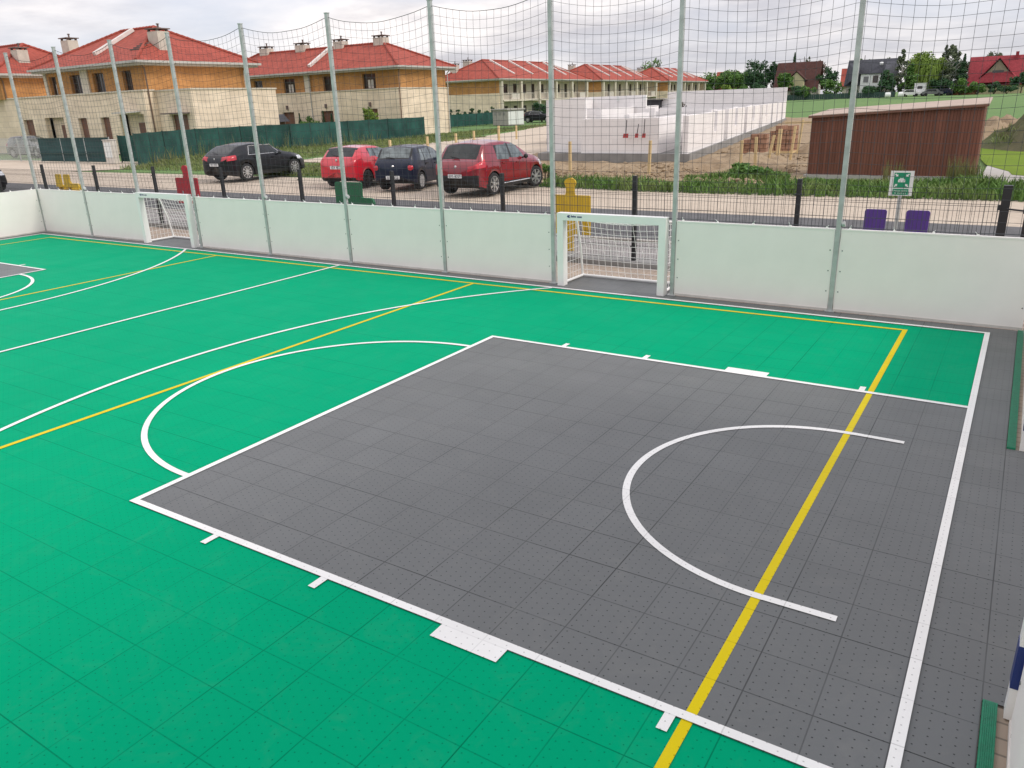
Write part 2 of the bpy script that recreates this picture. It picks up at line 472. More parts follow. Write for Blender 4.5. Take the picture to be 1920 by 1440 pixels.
def m_rust():
    m = NT('rusty brown profiled sheet')
    sp = m.n('ShaderNodeSeparateXYZ'); m.l(m.coord('UV'), sp.inputs[0])
    u = sp.outputs[0]
    rib = m.math('FRACT', m.math('MULTIPLY', u, 1/0.085))
    gro = m.mr(m.math('ABSOLUTE', m.math('SUBTRACT', rib, 0.5)), 0.36, 0.47)
    cb = m.n('ShaderNodeCombineXYZ'); m.l(m.math('FLOOR', m.math('MULTIPLY', u, 1/0.085)), cb.inputs[0])
    w = m.n('ShaderNodeTexWhiteNoise', noise_dimensions='3D'); m.l(cb.outputs[0], w.inputs['Vector'])
    f = m.mr(w.outputs['Value'], 0, 1, 0.86, 1.14)
    st = m.mr(m.noise(2.0, 5, sc3=(6, 6, 0.5)), 0.35, 0.7)
    c = m.mix(st, (0.155, 0.062, 0.042), (0.200, 0.080, 0.053))
    s = m.n('ShaderNodeVectorMath', operation='SCALE'); m.l(c, s.inputs[0]); m.l(f, s.inputs['Scale'])
    m.col(m.mix(m.math('MULTIPLY', gro, 0.5), s.outputs[0], (0.04, 0.018, 0.014)))
    m.set(0.7, 0, 0.3)
    m.bump(m.math('SUBTRACT', 1.0, gro), 0.6, 0.02)
    return m.m
M['rust'] = m_rust()

def m_ground(name, c1, c2, c3, s1=0.25, s2=3.0, rough=0.95, bump=0.5, bs=14):
    m = NT(name)
    a = m.mix(m.mr(m.noise(s1, 6, 0.6), 0.32, 0.68), c1, c2)
    b = m.mix(m.math('MULTIPLY', m.mr(m.noise(s2, 6, 0.65), 0.45, 0.75), 0.6), a, c3)
    m.col(b); m.set(rough, 0, 0.2)
    m.bump(m.noise(bs, 5, 0.65), bump, 0.05)
    return m.m
M['grass_ground'] = m_ground('meadow grass', (0.110, 0.205, 0.068), (0.140, 0.235, 0.080), (0.17, 0.215, 0.090), 0.05, 1.5)
M['lawn'] = m_ground('bright lawn', (0.13, 0.205, 0.016), (0.165, 0.235, 0.022), (0.10, 0.16, 0.018), 0.4, 3)
M['gravel'] = m_ground('pale gravel', (0.52, 0.44, 0.355), (0.60, 0.515, 0.42), (0.40, 0.335, 0.265), 0.35, 5.0, bump=0.7, bs=28)
M['dirt'] = m_ground('dry soil', (0.29, 0.215, 0.14), (0.37, 0.285, 0.19), (0.17, 0.125, 0.08), 0.6, 3.0, bump=0.9, bs=9)
M['mound'] = m_ground('weedy soil', (0.12, 0.10, 0.065), (0.075, 0.105, 0.035), (0.19, 0.14, 0.09), 0.5, 2.0, bump=0.9, bs=5)

def m_leaf(name, c1, c2, c3):
    m = NT(name)
    oi = m.n('ShaderNodeObjectInfo')
    geo = m.n('ShaderNodeNewGeometry')
    f = m.mr(geo.outputs['Random Per Island'], 0, 1)
    a = m.mix(f, c1, c2)
    a = m.mix(m.mr(m.noise(0.9, 4), 0.45, 0.75), a, c3)
    m.col(a); m.set(0.7, 0, 0.25)
    m.b.inputs['Subsurface Weight'].default_value = 0.0
    return m.m
M['leaf_mid'] = m_leaf('mid green leaves', (0.085, 0.180, 0.042), (0.142, 0.257, 0.057), (0.057, 0.133, 0.038))
M['leaf_dark'] = m_leaf('dark green leaves', (0.042, 0.104, 0.046), (0.068, 0.142, 0.057), (0.034, 0.085, 0.038))
M['leaf_light'] = m_leaf('light green leaves', (0.173, 0.262, 0.045), (0.232, 0.323, 0.068), (0.120, 0.203, 0.038))
M['leaf_grey'] = m_leaf('grey green leaves', (0.128, 0.158, 0.093), (0.158, 0.188, 0.112), (0.090, 0.120, 0.075))
M['leaf_pink'] = m_leaf('bronze leaves', (0.210, 0.143, 0.120), (0.165, 0.128, 0.105), (0.135, 0.112, 0.083))
M['blade'] = m_leaf('grass blades', (0.085, 0.175, 0.036), (0.130, 0.230, 0.052), (0.19, 0.225, 0.080))
M['blade_dry'] = m_leaf('dry grass blades', (0.20, 0.19, 0.075), (0.12, 0.165, 0.045), (0.27, 0.23, 0.11))
M['leaf_brush'] = m_leaf('dry brush', (0.16, 0.12, 0.085), (0.11, 0.085, 0.06), (0.07, 0.055, 0.04))
M['bark'] = pm('bark', (0.085, 0.065, 0.05), 0.9, 0.25, 3, bump=0.4, bscale=20)
M['birch'] = pm('birch bark', (0.45, 0.43, 0.40), 0.8, 0.2, 3)
M['timber_front'] = pm('weathered timber gable', (0.27, 0.22, 0.16), 0.8, 0.15, 3)
M['blade_meadow'] = m_leaf('meadow blades', (0.135, 0.185, 0.055), (0.185, 0.220, 0.080), (0.24, 0.24, 0.115))
M['plaster'] = pm('pale plaster', (0.62, 0.58, 0.52), 0.85, 0.06, 2)
M['plaster_y'] = pm('yellowish plaster', (0.55, 0.50, 0.30), 0.85, 0.06, 2)

# ================================================================== GROUND
def gz(x, y):
    t = min(1.0, max(0.0, (y-50)/130.0))
    return 1.25*t*t*(3-2*t)

def ground_sheet():
    mb = MB()
    xs = [-900, -500, -250, -150, -100, -70, -50, -30, -15, 0, 15, 30, 60, 120, 300, 900]
    ys = [-300, -60, -20, 0, 20, 40, 50] + [50+6.5*i for i in range(1, 21)] + [220, 300, 500, 1200]
    for y in ys:
        for x in xs:
            mb.v.append((x, y, gz(x, y)-0.06))
    nx = len(xs)
    for j in range(len(ys)-1):
        for i in range(nx-1):
            mb.f.append((j*nx+i, j*nx+i+1, (j+1)*nx+i+1, (j+1)*nx+i)); mb.m.append(0)
    o = mb.build('ground', M['grass_ground'], smooth=True)
    tag(o, kind='structure')
ground_sheet()

def band_sheet(name, rows, mat, off, nx=24, step=1.0, jag=0.0, seed=1, rough=0.0):
    """ground sheet from (y, x_left, x_right) rows, following the terrain"""
    rnd = random.Random(seed)
    full = []
    for (y0, a0, b0), (y1, a1, b1) in zip(rows[:-1], rows[1:]):
        n = max(1, int((y1-y0)/step))
        for k in range(n):
            t = k/n
            full.append((y0+(y1-y0)*t, a0+(a1-a0)*t + rnd.uniform(-jag, jag), b0+(b1-b0)*t + rnd.uniform(-jag, jag)))
    full.append(rows[-1])
    mb = MB()
    for (y, a, b) in full:
        for i in range(nx+1):
            x = a+(b-a)*i/nx
            z = gz(x, y)+off
            if rough:
                z += rough*(noise.fractal(Vector((x*0.9, y*0.9, seed)), 1.0, 2.0, 4)+0.25)
            mb.v.append((x, y, z))
    for j in range(len(full)-1):
        for i in range(nx):
            k = j*(nx+1)+i
            mb.f.append((k, k+1, k+nx+2, k+nx+1)); mb.m.append(0)
    o = mb.build(name, mat, smooth=True)
    return tag(o, kind='structure')

# gravel car park, drive going back between the houses and the building site
band_sheet('gravel_lot', [(13.1, -90, 40), (17.2, -90, 22), (18.0, -50, 0.5), (18.4, -26.5, -0.5), (19.3, -25.5, -1.2), (20.3, -31, -1.6), (20.9, -50, -2.0), (21.5, -52, -2.5)][:4], M['gravel'], -0.036, nx=60, step=0.4, jag=0.12, seed=2)
band_sheet('gravel_drive', [(18.2, -13.2, -6.0), (21, -12.8, -6.4), (25.0, -15.0, -7.0), (25.8, -24.6, -7.3), (28, -24.9, -7.6), (42.8, -28.7, -11), (53, -30.5, -14), (66, -34.0, -18), (78, -39, -24)], M['gravel'], -0.030, nx=40, step=0.5, jag=0.14, seed=3)
band_sheet('gravel_yard', [(18.0, -62, -33), (20.6, -62, -29.8), (22.6, -62, -31.5), (24.5, -62, -36)], M['gravel'], -0.026, nx=30, step=0.5, jag=0.1, seed=4)
band_sheet('soil', [(17.9, -7.5, 3.6), (22, -8.0, 3.9), (27, -11.5, 4.0), (40, -13, 3.5), (60, -20, 1.5), (84, -30, -4)], M['dirt'], 0.0, nx=60, step=0.35, jag=0.15, seed=5, rough=0.10)

def flat(name, x0, x1, y0, y1, z, mat):
    mb = MB(); mb.quad((x0, y0, z), (x1, y0, z), (x1, y1, z), (x0, y1, z))
    return tag(mb.build(name, mat), kind='structure')
flat('road', -110, 60, 8.95, 13.1, -0.020, M['asphalt'])
flat('pavement', -110, 60, 7.15, 8.85, -0.004, M['pavers_g'])
flat('paving', -16, 14, 5.03, 6.6, -0.012, M['pavers'])
mb = MB(); mb.box(-110, 60, 8.83, 8.95, -0.06, 0.03); tag(mb.build('road_kerb', M['kerb']), kind='structure')
mb = MB(); mb.box(-110, 14, 6.62, 6.9, -0.06, 0.075); tag(mb.build('fence_plinth', M['conc_dark']), kind='structure')
flat('gravel_verge', -16, 14, 6.9, 7.15, -0.01, M['gravel'])
flat('paving_end', 9.9, 14, -9, 5.03, -0.012, M['pavers'])

# ================================================================== COURT
CL, CS = 9.645, 4.729        # half length / half width inside the boundary lines
KX, KY = 4.825, 2.28         # free-throw line edge, half key width
mb = MB()
Z0, Z1, ZY, ZW = 0.0, 0.004, 0.008, 0.012
# grey surround with goal recesses
mb.quad((-10.02, -5.06, Z0), (9.945, -5.06, Z0), (9.945, 5.03, Z0), (-10.02, 5.03, Z0))
mb.quad((9.945, -1.5, Z0), (11.1, -1.5, Z0), (11.1, 1.5, Z0), (9.945, 1.5, Z0))
mb.quad((4.14, 5.03, Z0), (5.9, 5.03, Z0), (5.9, 5.68, Z0), (4.14, 5.68, Z0))
mb.quad((-6.02, 5.03, Z0), (-4.2, 5.03, Z0), (-4.2, 5.68, Z0), (-6.02, 5.68, Z0))
tag(mb.build('court_surround', M['gray']), kind='structure')
mb = MB()
mb.quad((-CL, -CS, Z1), (CL, -CS, Z1), (CL, CS, Z1), (-CL, CS, Z1))
tag(mb.build('court_surface', M['green']), kind='structure')
mb = MB()
for sgn in (-1, 1):
    a, b = sorted((sgn*KX, sgn*CL))
    mb.quad((a, -KY, Z1+.003), (b, -KY, Z1+.003), (b, KY, Z1+.003), (a, KY, Z1+.003))
tag(mb.build('key_area', M['gray']), kind='structure')

def rect(mb, x0, x1, y0, y1, z): mb.quad((x0, y0, z), (x1, y0, z), (x1, y1, z), (x0, y1, z))
def arc(mb, cx, cy, r, a0, a1, z, w=0.05, n=64):
    P = []
    for i in range(n+1):
        t = a0+(a1-a0)*i/n
        P.append(((cx+(r-w/2)*math.cos(t), cy+(r-w/2)*math.sin(t), z), (cx+(r+w/2)*math.cos(t), cy+(r+w/2)*math.sin(t), z)))
    for i in range(n):
        mb.quad(P[i][0], P[i][1], P[i+1][1], P[i+1][0])
lw = 0.05
mb = MB()                                   # yellow volleyball court
VX, VY, VA = 8.911, 4.54, 3.011
rect(mb, -VX, VX, VY-lw, VY, ZY); rect(mb, -VX, VX, -VY, -VY+lw, ZY)
for s in (-1, 1):
    a, b = sorted((s*VX, s*(VX-lw))); rect(mb, a, b, -VY+lw, VY-lw, ZY)
    a, b = sorted((s*VA, s*(VA-lw))); rect(mb, a, b, -VY+lw, VY-lw, ZY)
tag(mb.build('yellow_court_lines', M['yellow_line']), kind='structure')
mb = MB()                                   # white basketball markings
rect(mb, -CL-lw, CL+lw, CS, CS+lw, ZW); rect(mb, -CL-lw, CL+lw, -CS-lw, -CS, ZW)
rect(mb, -lw/2, lw/2, -CS, CS, ZW)
for s in (-1, 1):
    a, b = sorted((s*CL, s*(CL+lw))); rect(mb, a, b, -CS, CS, ZW)
    a, b = sorted((s*KX, s*(KX+lw))); rect(mb, a, b, -KY, KY, ZW)
    for t in (-1, 1):
        y0, y1 = sorted((t*KY, t*(KY-lw)))
        a, b = sorted((s*(KX+lw), s*CL)); rect(mb, a, b, y0, y1, ZW)
        y0, y1 = sorted((t*KY, t*(KY+0.105)))
        for xa, xb in ((5.742, 5.792), (6.695, 6.747), (7.566, 7.968), (8.785, 8.835)):
            a, b = sorted((s*xa, s*xb)); rect(mb, a, b, y0, y1, ZW)
        y0, y1 = sorted((t*(1.24-lw/2), t*(1.24+lw/2)))
        a, b = sorted((s*8.92, s*9.29)); rect(mb, a, b, y0, y1, ZW)
    arc(mb, s*(KX+lw/2), 0, 1.82, math.pi/2, math.pi*1.5 if s > 0 else -math.pi/2, ZW-.001)
    arc(mb, s*8.92, 0, 1.24, math.pi/2, math.pi*1.5 if s > 0 else -math.pi/2, ZW-.001)
    R3 = 6.665
    al = math.asin(CS/R3)
    if s > 0: arc(mb, 8.92, 0, R3, math.pi-al, math.pi+al, ZW-.001, n=96)
    else: arc(mb, -8.92, 0, R3, -al, al, ZW-.001, n=96)
tag(mb.build('white_court_lines', M['white_line']), kind='structure')

t = thing('shade_block', 'low cream building wing along the right side of the court', 'building', (12.4, -5, 0))  # added out of view: wall and roof block light to darken the court's right side
mb = MB(); mb.box(0, 8, -12, 7.2, 0, 5.2); mb.build('wall', M['cream'], t)
mb = MB(); mb.box(-.3, 8.3, -12.3, 7.5, 5.2, 5.5); mb.build('roof', M['gutter'], t)

# green edge grating along the right boards
def edge_grate(name, y0, y1, label):
    mb = MB()
    mb.box(9.948, 10.004, y0, y1, -0.01, 0.012)
    n = 7
    for i in range(n):
        xa = 9.950+0.0075*i
        mb.box(xa+.001, xa+.0045, y0+.004, y1-.004, 0.012, 0.016)
    o = mb.build(name, M['drain']); tag(o, label, 'edge strip', 'green edge strips below the end boards')
edge_grate('edge_strip', 1.5, 5.0, 'green ribbed edge strip below the end boards running to the far corner')
edge_grate('edge_strip', -5.0, -1.51, 'green ribbed edge strip beside the navy banded goal post in the near corner')

# ================================================================== BOARDS, POLES, NET
POLES = [-10.03, -8.03, -5.98, -4.12, -2.07, 0.0, 2.07, 4.08, 5.93, 7.98]
PY = 5.05
pole_labels = {
 -10.03: 'net pole at the corner where the left end boards meet the long side',
 -8.03: 'net pole between the corner pole and the far small goal',
 -5.98: 'net pole left of the small goal before the red figure',
 -4.12: 'net pole on the right of the far small goal, crossing the red figure',
 -2.07: 'net pole in front of the dark hatchback with alloy wheels',
 0.0: 'net pole in front of the green seat and bright red car',
 2.07: 'net pole between the navy hatchback and the dark red car',
 4.08: 'net pole left of the small goal in front of the yellow figure',
 5.93: 'net pole right of the goal that stands before the yellow figure',
 7.98: 'net pole in front of the rusty brown shed'}
for i, x in enumerate(POLES):
    t = thing('net_pole', 'tall galvanised ' + pole_labels[x], 'net pole', (x, PY, 0), 0, 'net poles along the far side of the court')
    mb = MB()
    mb.box(-.027, .027, -.027, .027, 0, 3.98); mb.build('pole_shaft', M['galv'], t)
    mb = MB(); mb.box(-.034, .034, -.034, .034, 3.98, 3.992); mb.build('pole_cap', M['galv'], t)
    mb = MB(); mb.box(-.055, .055, -.05, .05, 0.001, 0.012); mb.build('base_plate', M['galv'], t)
    if i in (4, 5, 9, 1):
        mb = MB(); mb.lathe([(0.0, 0), (.028, 0), (.034, .02), (.034, .035), (.0, .04)], (.032, 0, 1.13 if i == 5 else 1.06), (1, 0, .2), 12)
        mb.build('end_clamp', M['galv'], t)

rail_z = 1.0
def board(x0, x1, label, y=PY, along='x', group='white boards along the far side'):
    """one white board panel, its cap rail, bolts and the net ties on top"""
    w = x1-x0
    if along == 'x':
        t = thing('board_panel', label, 'board panel', ((x0+x1)/2, y, 0), 0, group)
    else:
        t = thing('board_panel', label, 'board panel', (y, (x0+x1)/2, 0), R(90) if along == 'y' else R(-90), group)
    h = w/2
    mb = MB()
    mb.box(-h, h, -.012, .0, 0.03, rail_z-.012)
    mb.build('board_face', M['board'], t)
    mb = MB(); mb.box(-h, h, -.016, .03, rail_z-.012, rail_z+.006); mb.build('cap_rail', M['board'], t)
    mb = MB(); mb.box(-h, h, -.018, .004, 0.006, 0.034); mb.build('bottom_rail', M['board_base'], t)
    mb = MB()
    n = max(2, int(w/0.32))
    for k in range(n):
        xx = -h+.12+(w-.24)*k/(n-1)
        for zz in (0.05, 0.955):
            mb.lathe([(0.0, -.004), (.008, -.003), (.009, 0)], (xx, -.0125, zz), (0, -1, 0), 6)
    for zz in (.25, .5, .75):
        for xx in (-h+.035, h-.035):
            mb.lathe([(0.0, .004), (.008, .003), (.009, 0)], (xx, -.0125, zz), (0, -1, 0), 6)
    b = mb.build('bolts', M['bolt'], t)
    mb = MB()
    rnd = random.Random(int(x0*100)+7)
    n = max(2, int(w/0.34))
    for k in range(n):
        xx = -h+.1+(w-.2)*k/(n-1)+rnd.uniform(-.03, .03)
        mb.prism([(xx-.016, -.014, rail_z+.006), (xx+.016, -.014, rail_z+.006), (xx+.007+rnd.uniform(-.01, .01), 0, rail_z+.03), (xx-.007, 0, rail_z+.03)], (0, .02, 0))
        mb.tube([(xx, -.005, rail_z+.02), (xx+rnd.uniform(-.03, .03), -.01, rail_z+.045+rnd.uniform(0, .02))], .003, 4)
    mb.build('net_ties', M['goal_white'], t)
    # frame behind
    mb = MB()
    mb.box(-h, h, .001, .028, .05, .09); mb.box(-h, h, .001, .028, .9, .94)
    mb.build('back_frame', M['galv'], t)
    return t
lab = ['white board panel first from the left corner of the court', 'white board panel just left of the far small goal', None,
       'white board panel just right of the far small goal', 'white board panel below the gap left of the green seat', 'white board panel below the navy hatchback', 'white board panel just left of the goal with the yellow figure behind',
       None, 'white board panel just right of the goal with the yellow figure behind']
for i in range(len(POLES)-1):
    if lab[i]:
        board(POLES[i]+.034, POLES[i+1]-.034, lab[i])
board(8.014, 9.985, 'white board panel below the two purple seats, at the right corner')
# left end boards and right end boards
YB = [5.02, 3.02, 1.02, -1.02, -3.02, -5.02]
lt = ['white end board at the left edge of the photo, meeting the corner pole'] + [None]*4
board(3.03, 5.0, lt[0], -10.0, 'y', 'white boards across the left end')
board(1.03, 3.0, 'white end board second from the left corner, beside the far key', -10.0, 'y', 'white boards across the left end')
board(1.56, 5.0, 'white end board seen edge on at the right edge, by the far green strip', 10.05, '-y', 'white boards across the right end')
board(-5.0, -1.62, 'white end board seen edge on in the lower right corner, by the navy banded post', 10.065, '-y', 'white boards across the right end')

def ball_net():
    mb = MB()
    zb = 1.03
    ztop = 3.93
    cell = 0.118
    xs_all = [-10.03, -8.03, -5.98, -4.12, -2.07, 0.0, 2.07, 4.08, 5.93, 7.98, 10.03]
    nr = int((ztop-zb)/cell)
    rnd = random.Random(4)
    def surf(x, s):
        for a, b in zip(xs_all[:-1], xs_all[1:]):
            if a <= x <= b: break
        u = (x-a)/(b-a)
        sag = 0.17*4*u*(1-u)*(0.9+0.25*math.sin(a*3.1))
        z = zb + (ztop-zb)*s - sag*(s**1.6)
        y = 0.04*math.sin(math.pi*u)*math.sin(math.pi*s)*math.sin(a*2.3) + 0.012*noise.noise(Vector((x*1.3, s*4, 2)))
        dx = 0.016*noise.noise(Vector((x*1.1, s*3.3, 9)))*math.sin(math.pi*u)
        z += 0.014*noise.noise(Vector((x*1.7, s*3, 17)))
        return (x+dx, y+PY, z)
    nx = int(20.06/cell)
    r = 0.0023
    P = [[surf(-10.03+20.06*i/nx, j/nr) for j in range(nr+1)] for i in range(nx+1)]
    def strand(path, rr):
        mb.tube(path, rr, 3, cap=False)
    for i in range(nx+1): strand(P[i], r)
    for j in range(1, nr): strand([P[i][j] for i in range(nx+1)], r)
    strand([P[i][nr] for i in range(nx+1)], 0.0048)
    strand([P[i][0] for i in range(nx+1)], 0.005)
    o = mb.build('ball_net', M['net'])
    tag(o, 'dark square mesh ball net hung between the galvanised poles above the white boards', 'net')
ball_net()

# ================================================================== SMALL GOALS
def small_goal(x0, x1, label, group):
    t = thing('small_goal', label, 'goal', ((x0+x1)/2, 5.0, 0), 0, group)
    h = (x1-x0)/2; H = 1.05; d = .1; D = .62
    for s in (-1, 1):
        mb = MB(); a, b = sorted((s*h, s*(h-d))); mb.box(a, b, -.06, .06, 0, H-d); mb.build('goal_post', M['goal_white'], t)
    mb = MB(); mb.box(-h, h, -.06, .06, H-d, H); cb = mb.build('crossbar', M['goal_white'], t)
    mb = MB()
    hh = h-.05
    for s in (-1, 1):
        mb.tube([(s*hh, .05, .03), (s*hh*.985, D, .03)], .02, 8)
        mb.tube([(s*hh*.985, D, .03), (s*hh*.985, D-.06, .45), (s*hh*.985, .42, .93), (s*hh, .05, H-.06)], .018, 8)
    mb.tube([(-hh*.985, D, .03), (hh*.985, D, .03)], .02, 8)
    mb.build('back_frame', M['goal_white'], t)
    # net: back, sides and the sagging roof
    mb = MB(); r = .0034; c = .098
    n = int(2*hh/c)
    def back(u, s):                    # s from the crossbar back and down
        x = -hh+2*hh*u
        L = [(0.06, H-.09), (.42, .90), (D-.06, .45), (D, .04)]
        seg = s*3; k = min(2, int(seg)); f = seg-k
        y = L[k][0]+(L[k+1][0]-L[k][0])*f; z = L[k][1]+(L[k+1][1]-L[k][1])*f
        sg = math.sin(math.pi*u)
        z -= .05*sg*max(0, 1-abs(s-.3)*2.5); y -= .04*sg*math.sin(math.pi*s)
        y += .012*noise.noise(Vector((x*4, s*6, 1)))
        return (x+.012*noise.noise(Vector((x*5, s*5, 5))), y, z)
    ns = 15
    G = [[back(i/n, j/ns) for j in range(ns+1)] for i in range(n+1)]
    for i in range(n+1): mb.tube(G[i], r, 3, cap=False)
    for j in range(ns+1): mb.tube([G[i][j] for i in range(n+1)], r, 3, cap=False)
    for s in (-1, 1):
        for k in range(1, 7):
            y = .06+.09*k
            if y > D-.02: break
            zt = np.interp(y, [.06, .42, D-.06, D], [H-.09, .90, .45, .04])
            mb.tube([(s*hh, y, .04), (s*hh, y, zt)], r, 3, cap=False)
        for k in range(1, 11):
            z = .04+.09*k
            ym = np.interp(-z, [-(H-.09), -.90, -.45, -.04], [.06, .42, D-.06, D])
            mb.tube([(s*hh, .06, z), (s*hh, ym, z)], r, 3, cap=False)
    mb.build('goal_net', M['goal_net'], t)
    # maker mark on the crossbar : dark oval with a light slit and two short words of blocks
    mb = MB()
    lx = -h+.20; zc = H-.042; yy = -.0625
    oval = [(lx+.03*math.cos(a), yy, zc+.018*math.sin(a)) for a in [2*math.pi*k/20 for k in range(20)] if not (-.5 < math.atan2(math.sin(a), math.cos(a)) < .45)]
    mb.prism(oval+[(lx-.004, yy, zc)], (0, -.0015, 0))
    mb.build('maker_emblem', M['navy'], cb)
    mb = MB(); xx = lx+.034
    for wv, hv in ((.012, .026), (.016, .018), (.010, .024), (.014, .018), (.012, .018)):
        mb.box(xx, xx+wv, yy-.0015, yy, zc-.010, zc-.010+hv); xx += wv+.004
    xx += .016
    for wv in (.016, .013, .015, .013):
        mb.box(xx, xx+wv, yy-.0015, yy, zc-.011, zc+.008); xx += wv+.004
    o_ = mb.build('maker_lettering', M['navy'], cb)
    return t
small_goal(4.2, 5.85, 'small white goal set between boards with the yellow figure behind it', 'small goals in the far side boards')
small_goal(-5.93, -4.22, 'small white goal farther left with the red figure behind it', 'small goals in the far side boards')

# end goal (its posts show at the right edge)
t = thing('end_goal', 'white goal with navy bands set into the right end boards', 'goal', (10.068, 0, 0), 0)
for s in (-1, 1):
    mb = MB(); a, b = sorted((s*1.5, s*1.58)); mb.box(-.04, .05, a, b, 0, 2.0); p_ = mb.build('goal_post', M['goal_white'], t)
    for z0 in (.16, .70, 1.24, 1.72):
        mb = MB(); mb.box(-.0425, .0525, min(a, b)-.0025, max(a, b)+.0025, z0, z0+.21)
        mb.build('navy_band', M['navy'], p_)
mb = MB(); mb.box(-.04, .05, -1.58, 1.58, 2.0, 2.08); mb.build('crossbar', M['goal_white'], t)
mb = MB()
for s in (-1, 1):
    mb.tube([(.05, s*1.54, 2.04), (.5, s*1.54, 2.0), (1.0, s*1.54, .03), (.05, s*1.54, .03)], .02, 8)
mb.tube([(1.0, -1.54, .03), (1.0, 1.54, .03)], .02, 8)
mb.build('back_frame', M['goal_white'], t)

# ================================================================== WIRE FENCE
FY = 6.75
fx = [9.6-2.5*k for k in range(11)]
t = thing('mesh_fence', 'black welded wire fence with square posts between the boards and the road', 'fence', (0, FY, 0))
for k, x in enumerate(fx[1:]):
    mb = MB(); mb.box(x-.03, x+.03, -.03, .03, 0.05, 1.41); p_ = mb.build('fence_post', M['fence'], t)
    mb = MB()
    for z in (.3, .75, 1.2): mb.box(x-.045, x+.045, -.045, .0, z-.012, z+.012)
    mb.build('clamp', M['fence'], p_)
for a, b in zip(fx[:-1], fx[1:]):
    mb = MB()
    n = 50
    for k in range(n+1):
        x = b+.02+(a-b-.04)*k/n
        mb.tube([(x, -.04, .10), (x, -.04, .30), (x, -.04, 1.28)], .0029, 3, cap=False)
    for z in (.12, .30, .325, .52, .72, .745, .92, 1.12, 1.145, 1.27):
        mb.tube([(b+.02, -.044, z), (a-.02, -.044, z)], .0034, 4, cap=False)
    mb.build('wire_panel', M['fence'], t)
# gate beside it
t = thing('fence_gate', 'black wire gate at the right edge with two thick posts', 'gate', (9.6, FY, 0))
for x in (0.0, .27):
    mb = MB(); mb.box(x-.05, x+.05, -.05, .05, 0, 1.38 if x == 0 else 1.32); mb.build('gate_post', M['fence'], t)
mb = MB(); mb.tube([(.02, -.06, 1.10), (.25, -.06, 1.08)], .012, 6); mb.box(-.08, -.04, -.06, -.02, 1.08, 1.14); mb.box(.2, .24, -.07, -.03, 1.05, 1.11); mb.build('latch', M['fence'], t)
mb = MB()
for k in range(26):
    x = .33+.05*k; mb.tube([(x, 0, .1), (x, 0, 1.25)], .0025, 3, cap=False)
for z in (.12, .3, .5, .7, .9, 1.1, 1.24): mb.tube([(.3, 0, z), (1.6, 0, z)], .006, 4)
mb.build('wire_panel', M['fence'], t)

# ================================================================== COLOURED FIGURES AND SEATS BEHIND THE FENCE
def figure(loc, mat, label, z_sh, z_arm, z_top, w, foot):
    """flat human-shaped panel on a post"""
    t = thing('figure_panel', label, 'figure panel', loc, 0, 'human shaped panels behind the wire fence')
    h = w/2; nk = w*.13; th = .03
    def both(L): return [(x, 0, z) for x, z in L] + [(-x, 0, z) for x, z in L[::-1]]
    hd = z_top-.13
    head = [(nk*.95, z_sh), (nk*.80, z_sh+.06), (nk*.85, hd-.02)] + [(nk*1.12*math.cos(a), hd+.04+.09*math.sin(a)) for a in [math.pi/2*k/7 for k in range(8)]]
    mb = MB(); mb.prism(both(head), (0, th, 0)); mb.build('head', mat, t)
    mb = MB()
    g0, g1 = w*.205, w*.30
    mb.prism(both([(g0, z_arm), (g0, z_arm+.30), (g1, z_arm+.32), (g1, z_arm), (h, z_arm), (h, z_sh-.015), (h-.02, z_sh)]), (0, th, 0))
    mb.build('torso', mat, t)
    mb = MB(); mb.box(-.06, .06, 0.005, th-.005, foot, z_arm); mb.build('leg_post', mat, t)
    return t
figure((3.03, 7.5, 0), M['yellow_p'], 'yellow flat human shaped panel behind the nearer small goal', .985, .30, 1.28, .79, 0.0)
f = figure((-7.75, 7.5, 0), M['red_p'], 'red flat human shaped panel behind the farther small goal', 1.08, .46, 1.38, .80, 0.0)
f.rotation_euler = (0, 0, R(3))

def seat_back(mb, x0, x1, z0, z1, y, lean=.05, th=.03, rnd=.05, flare=0.0):
    L = [(x0, z0), (x1, z0), (x1, z1-rnd), (x1-rnd*.4, z1-rnd*.3), (x1-rnd, z1), (x0+rnd, z1), (x0+rnd*.4, z1-rnd*.3), (x0, z1-rnd)]
    if flare:
        L = [(x0, z0), (x1, z0), (x1-flare*.3, z0+.08), (x1, z1-rnd), (x1-rnd*.4, z1-rnd*.3), (x1-rnd, z1), (x0+rnd, z1), (x0+rnd*.4, z1-rnd*.3), (x0, z1-rnd), (x0+flare*.3, z0+.08)]
    mb.prism([(x, y+(z-z0)*lean, z) for x, z in L], (0, th, 0))
def seat(loc, mat, label, w, zs, zt, group, rz=0, arm=None, flare=0):
    t = thing('seat', label, 'seat', loc, rz, group)
    mb = MB(); seat_back(mb, -w/2, w/2, zs-.05, zt, 0, rnd=.03, flare=flare); mb.build('backrest', mat, t)
    mb = MB(); mb.box(-w/2, w/2, .03, .42, zs-.05, zs-.01); mb.build('seat_base', mat, t)
    for s in (-1, 1):
        mb = MB(); mb.box(s*(w/2-.06)-.03, s*(w/2-.06)+.03, .05, .38, 0, zs-.05); mb.build('leg', mat, t)
    if arm:
        mb = MB(); x0, x1, z1 = arm
        L = [(x0, zs-.05), (x1, zs-.05), (x1, z1-.08), (x1-.03, z1-.02), (x1-.09, z1), (x0+.04, z1), (x0, z1+.06)]
        mb.prism([(x, .0, z) for x, z in L], (0, .06, 0)); mb.build('side_arm', mat, t)
    return t
G1 = 'coloured seats behind the wire fence'
seat((7.92, 8.2, 0), M['purple_p'], 'purple seat back left of the green sign post', .31, .45, .84, G1, flare=.02)
seat((8.50, 8.2, 0), M['purple_p'], 'purple seat back right of the green sign post', .32, .45, .845, G1, flare=.02)
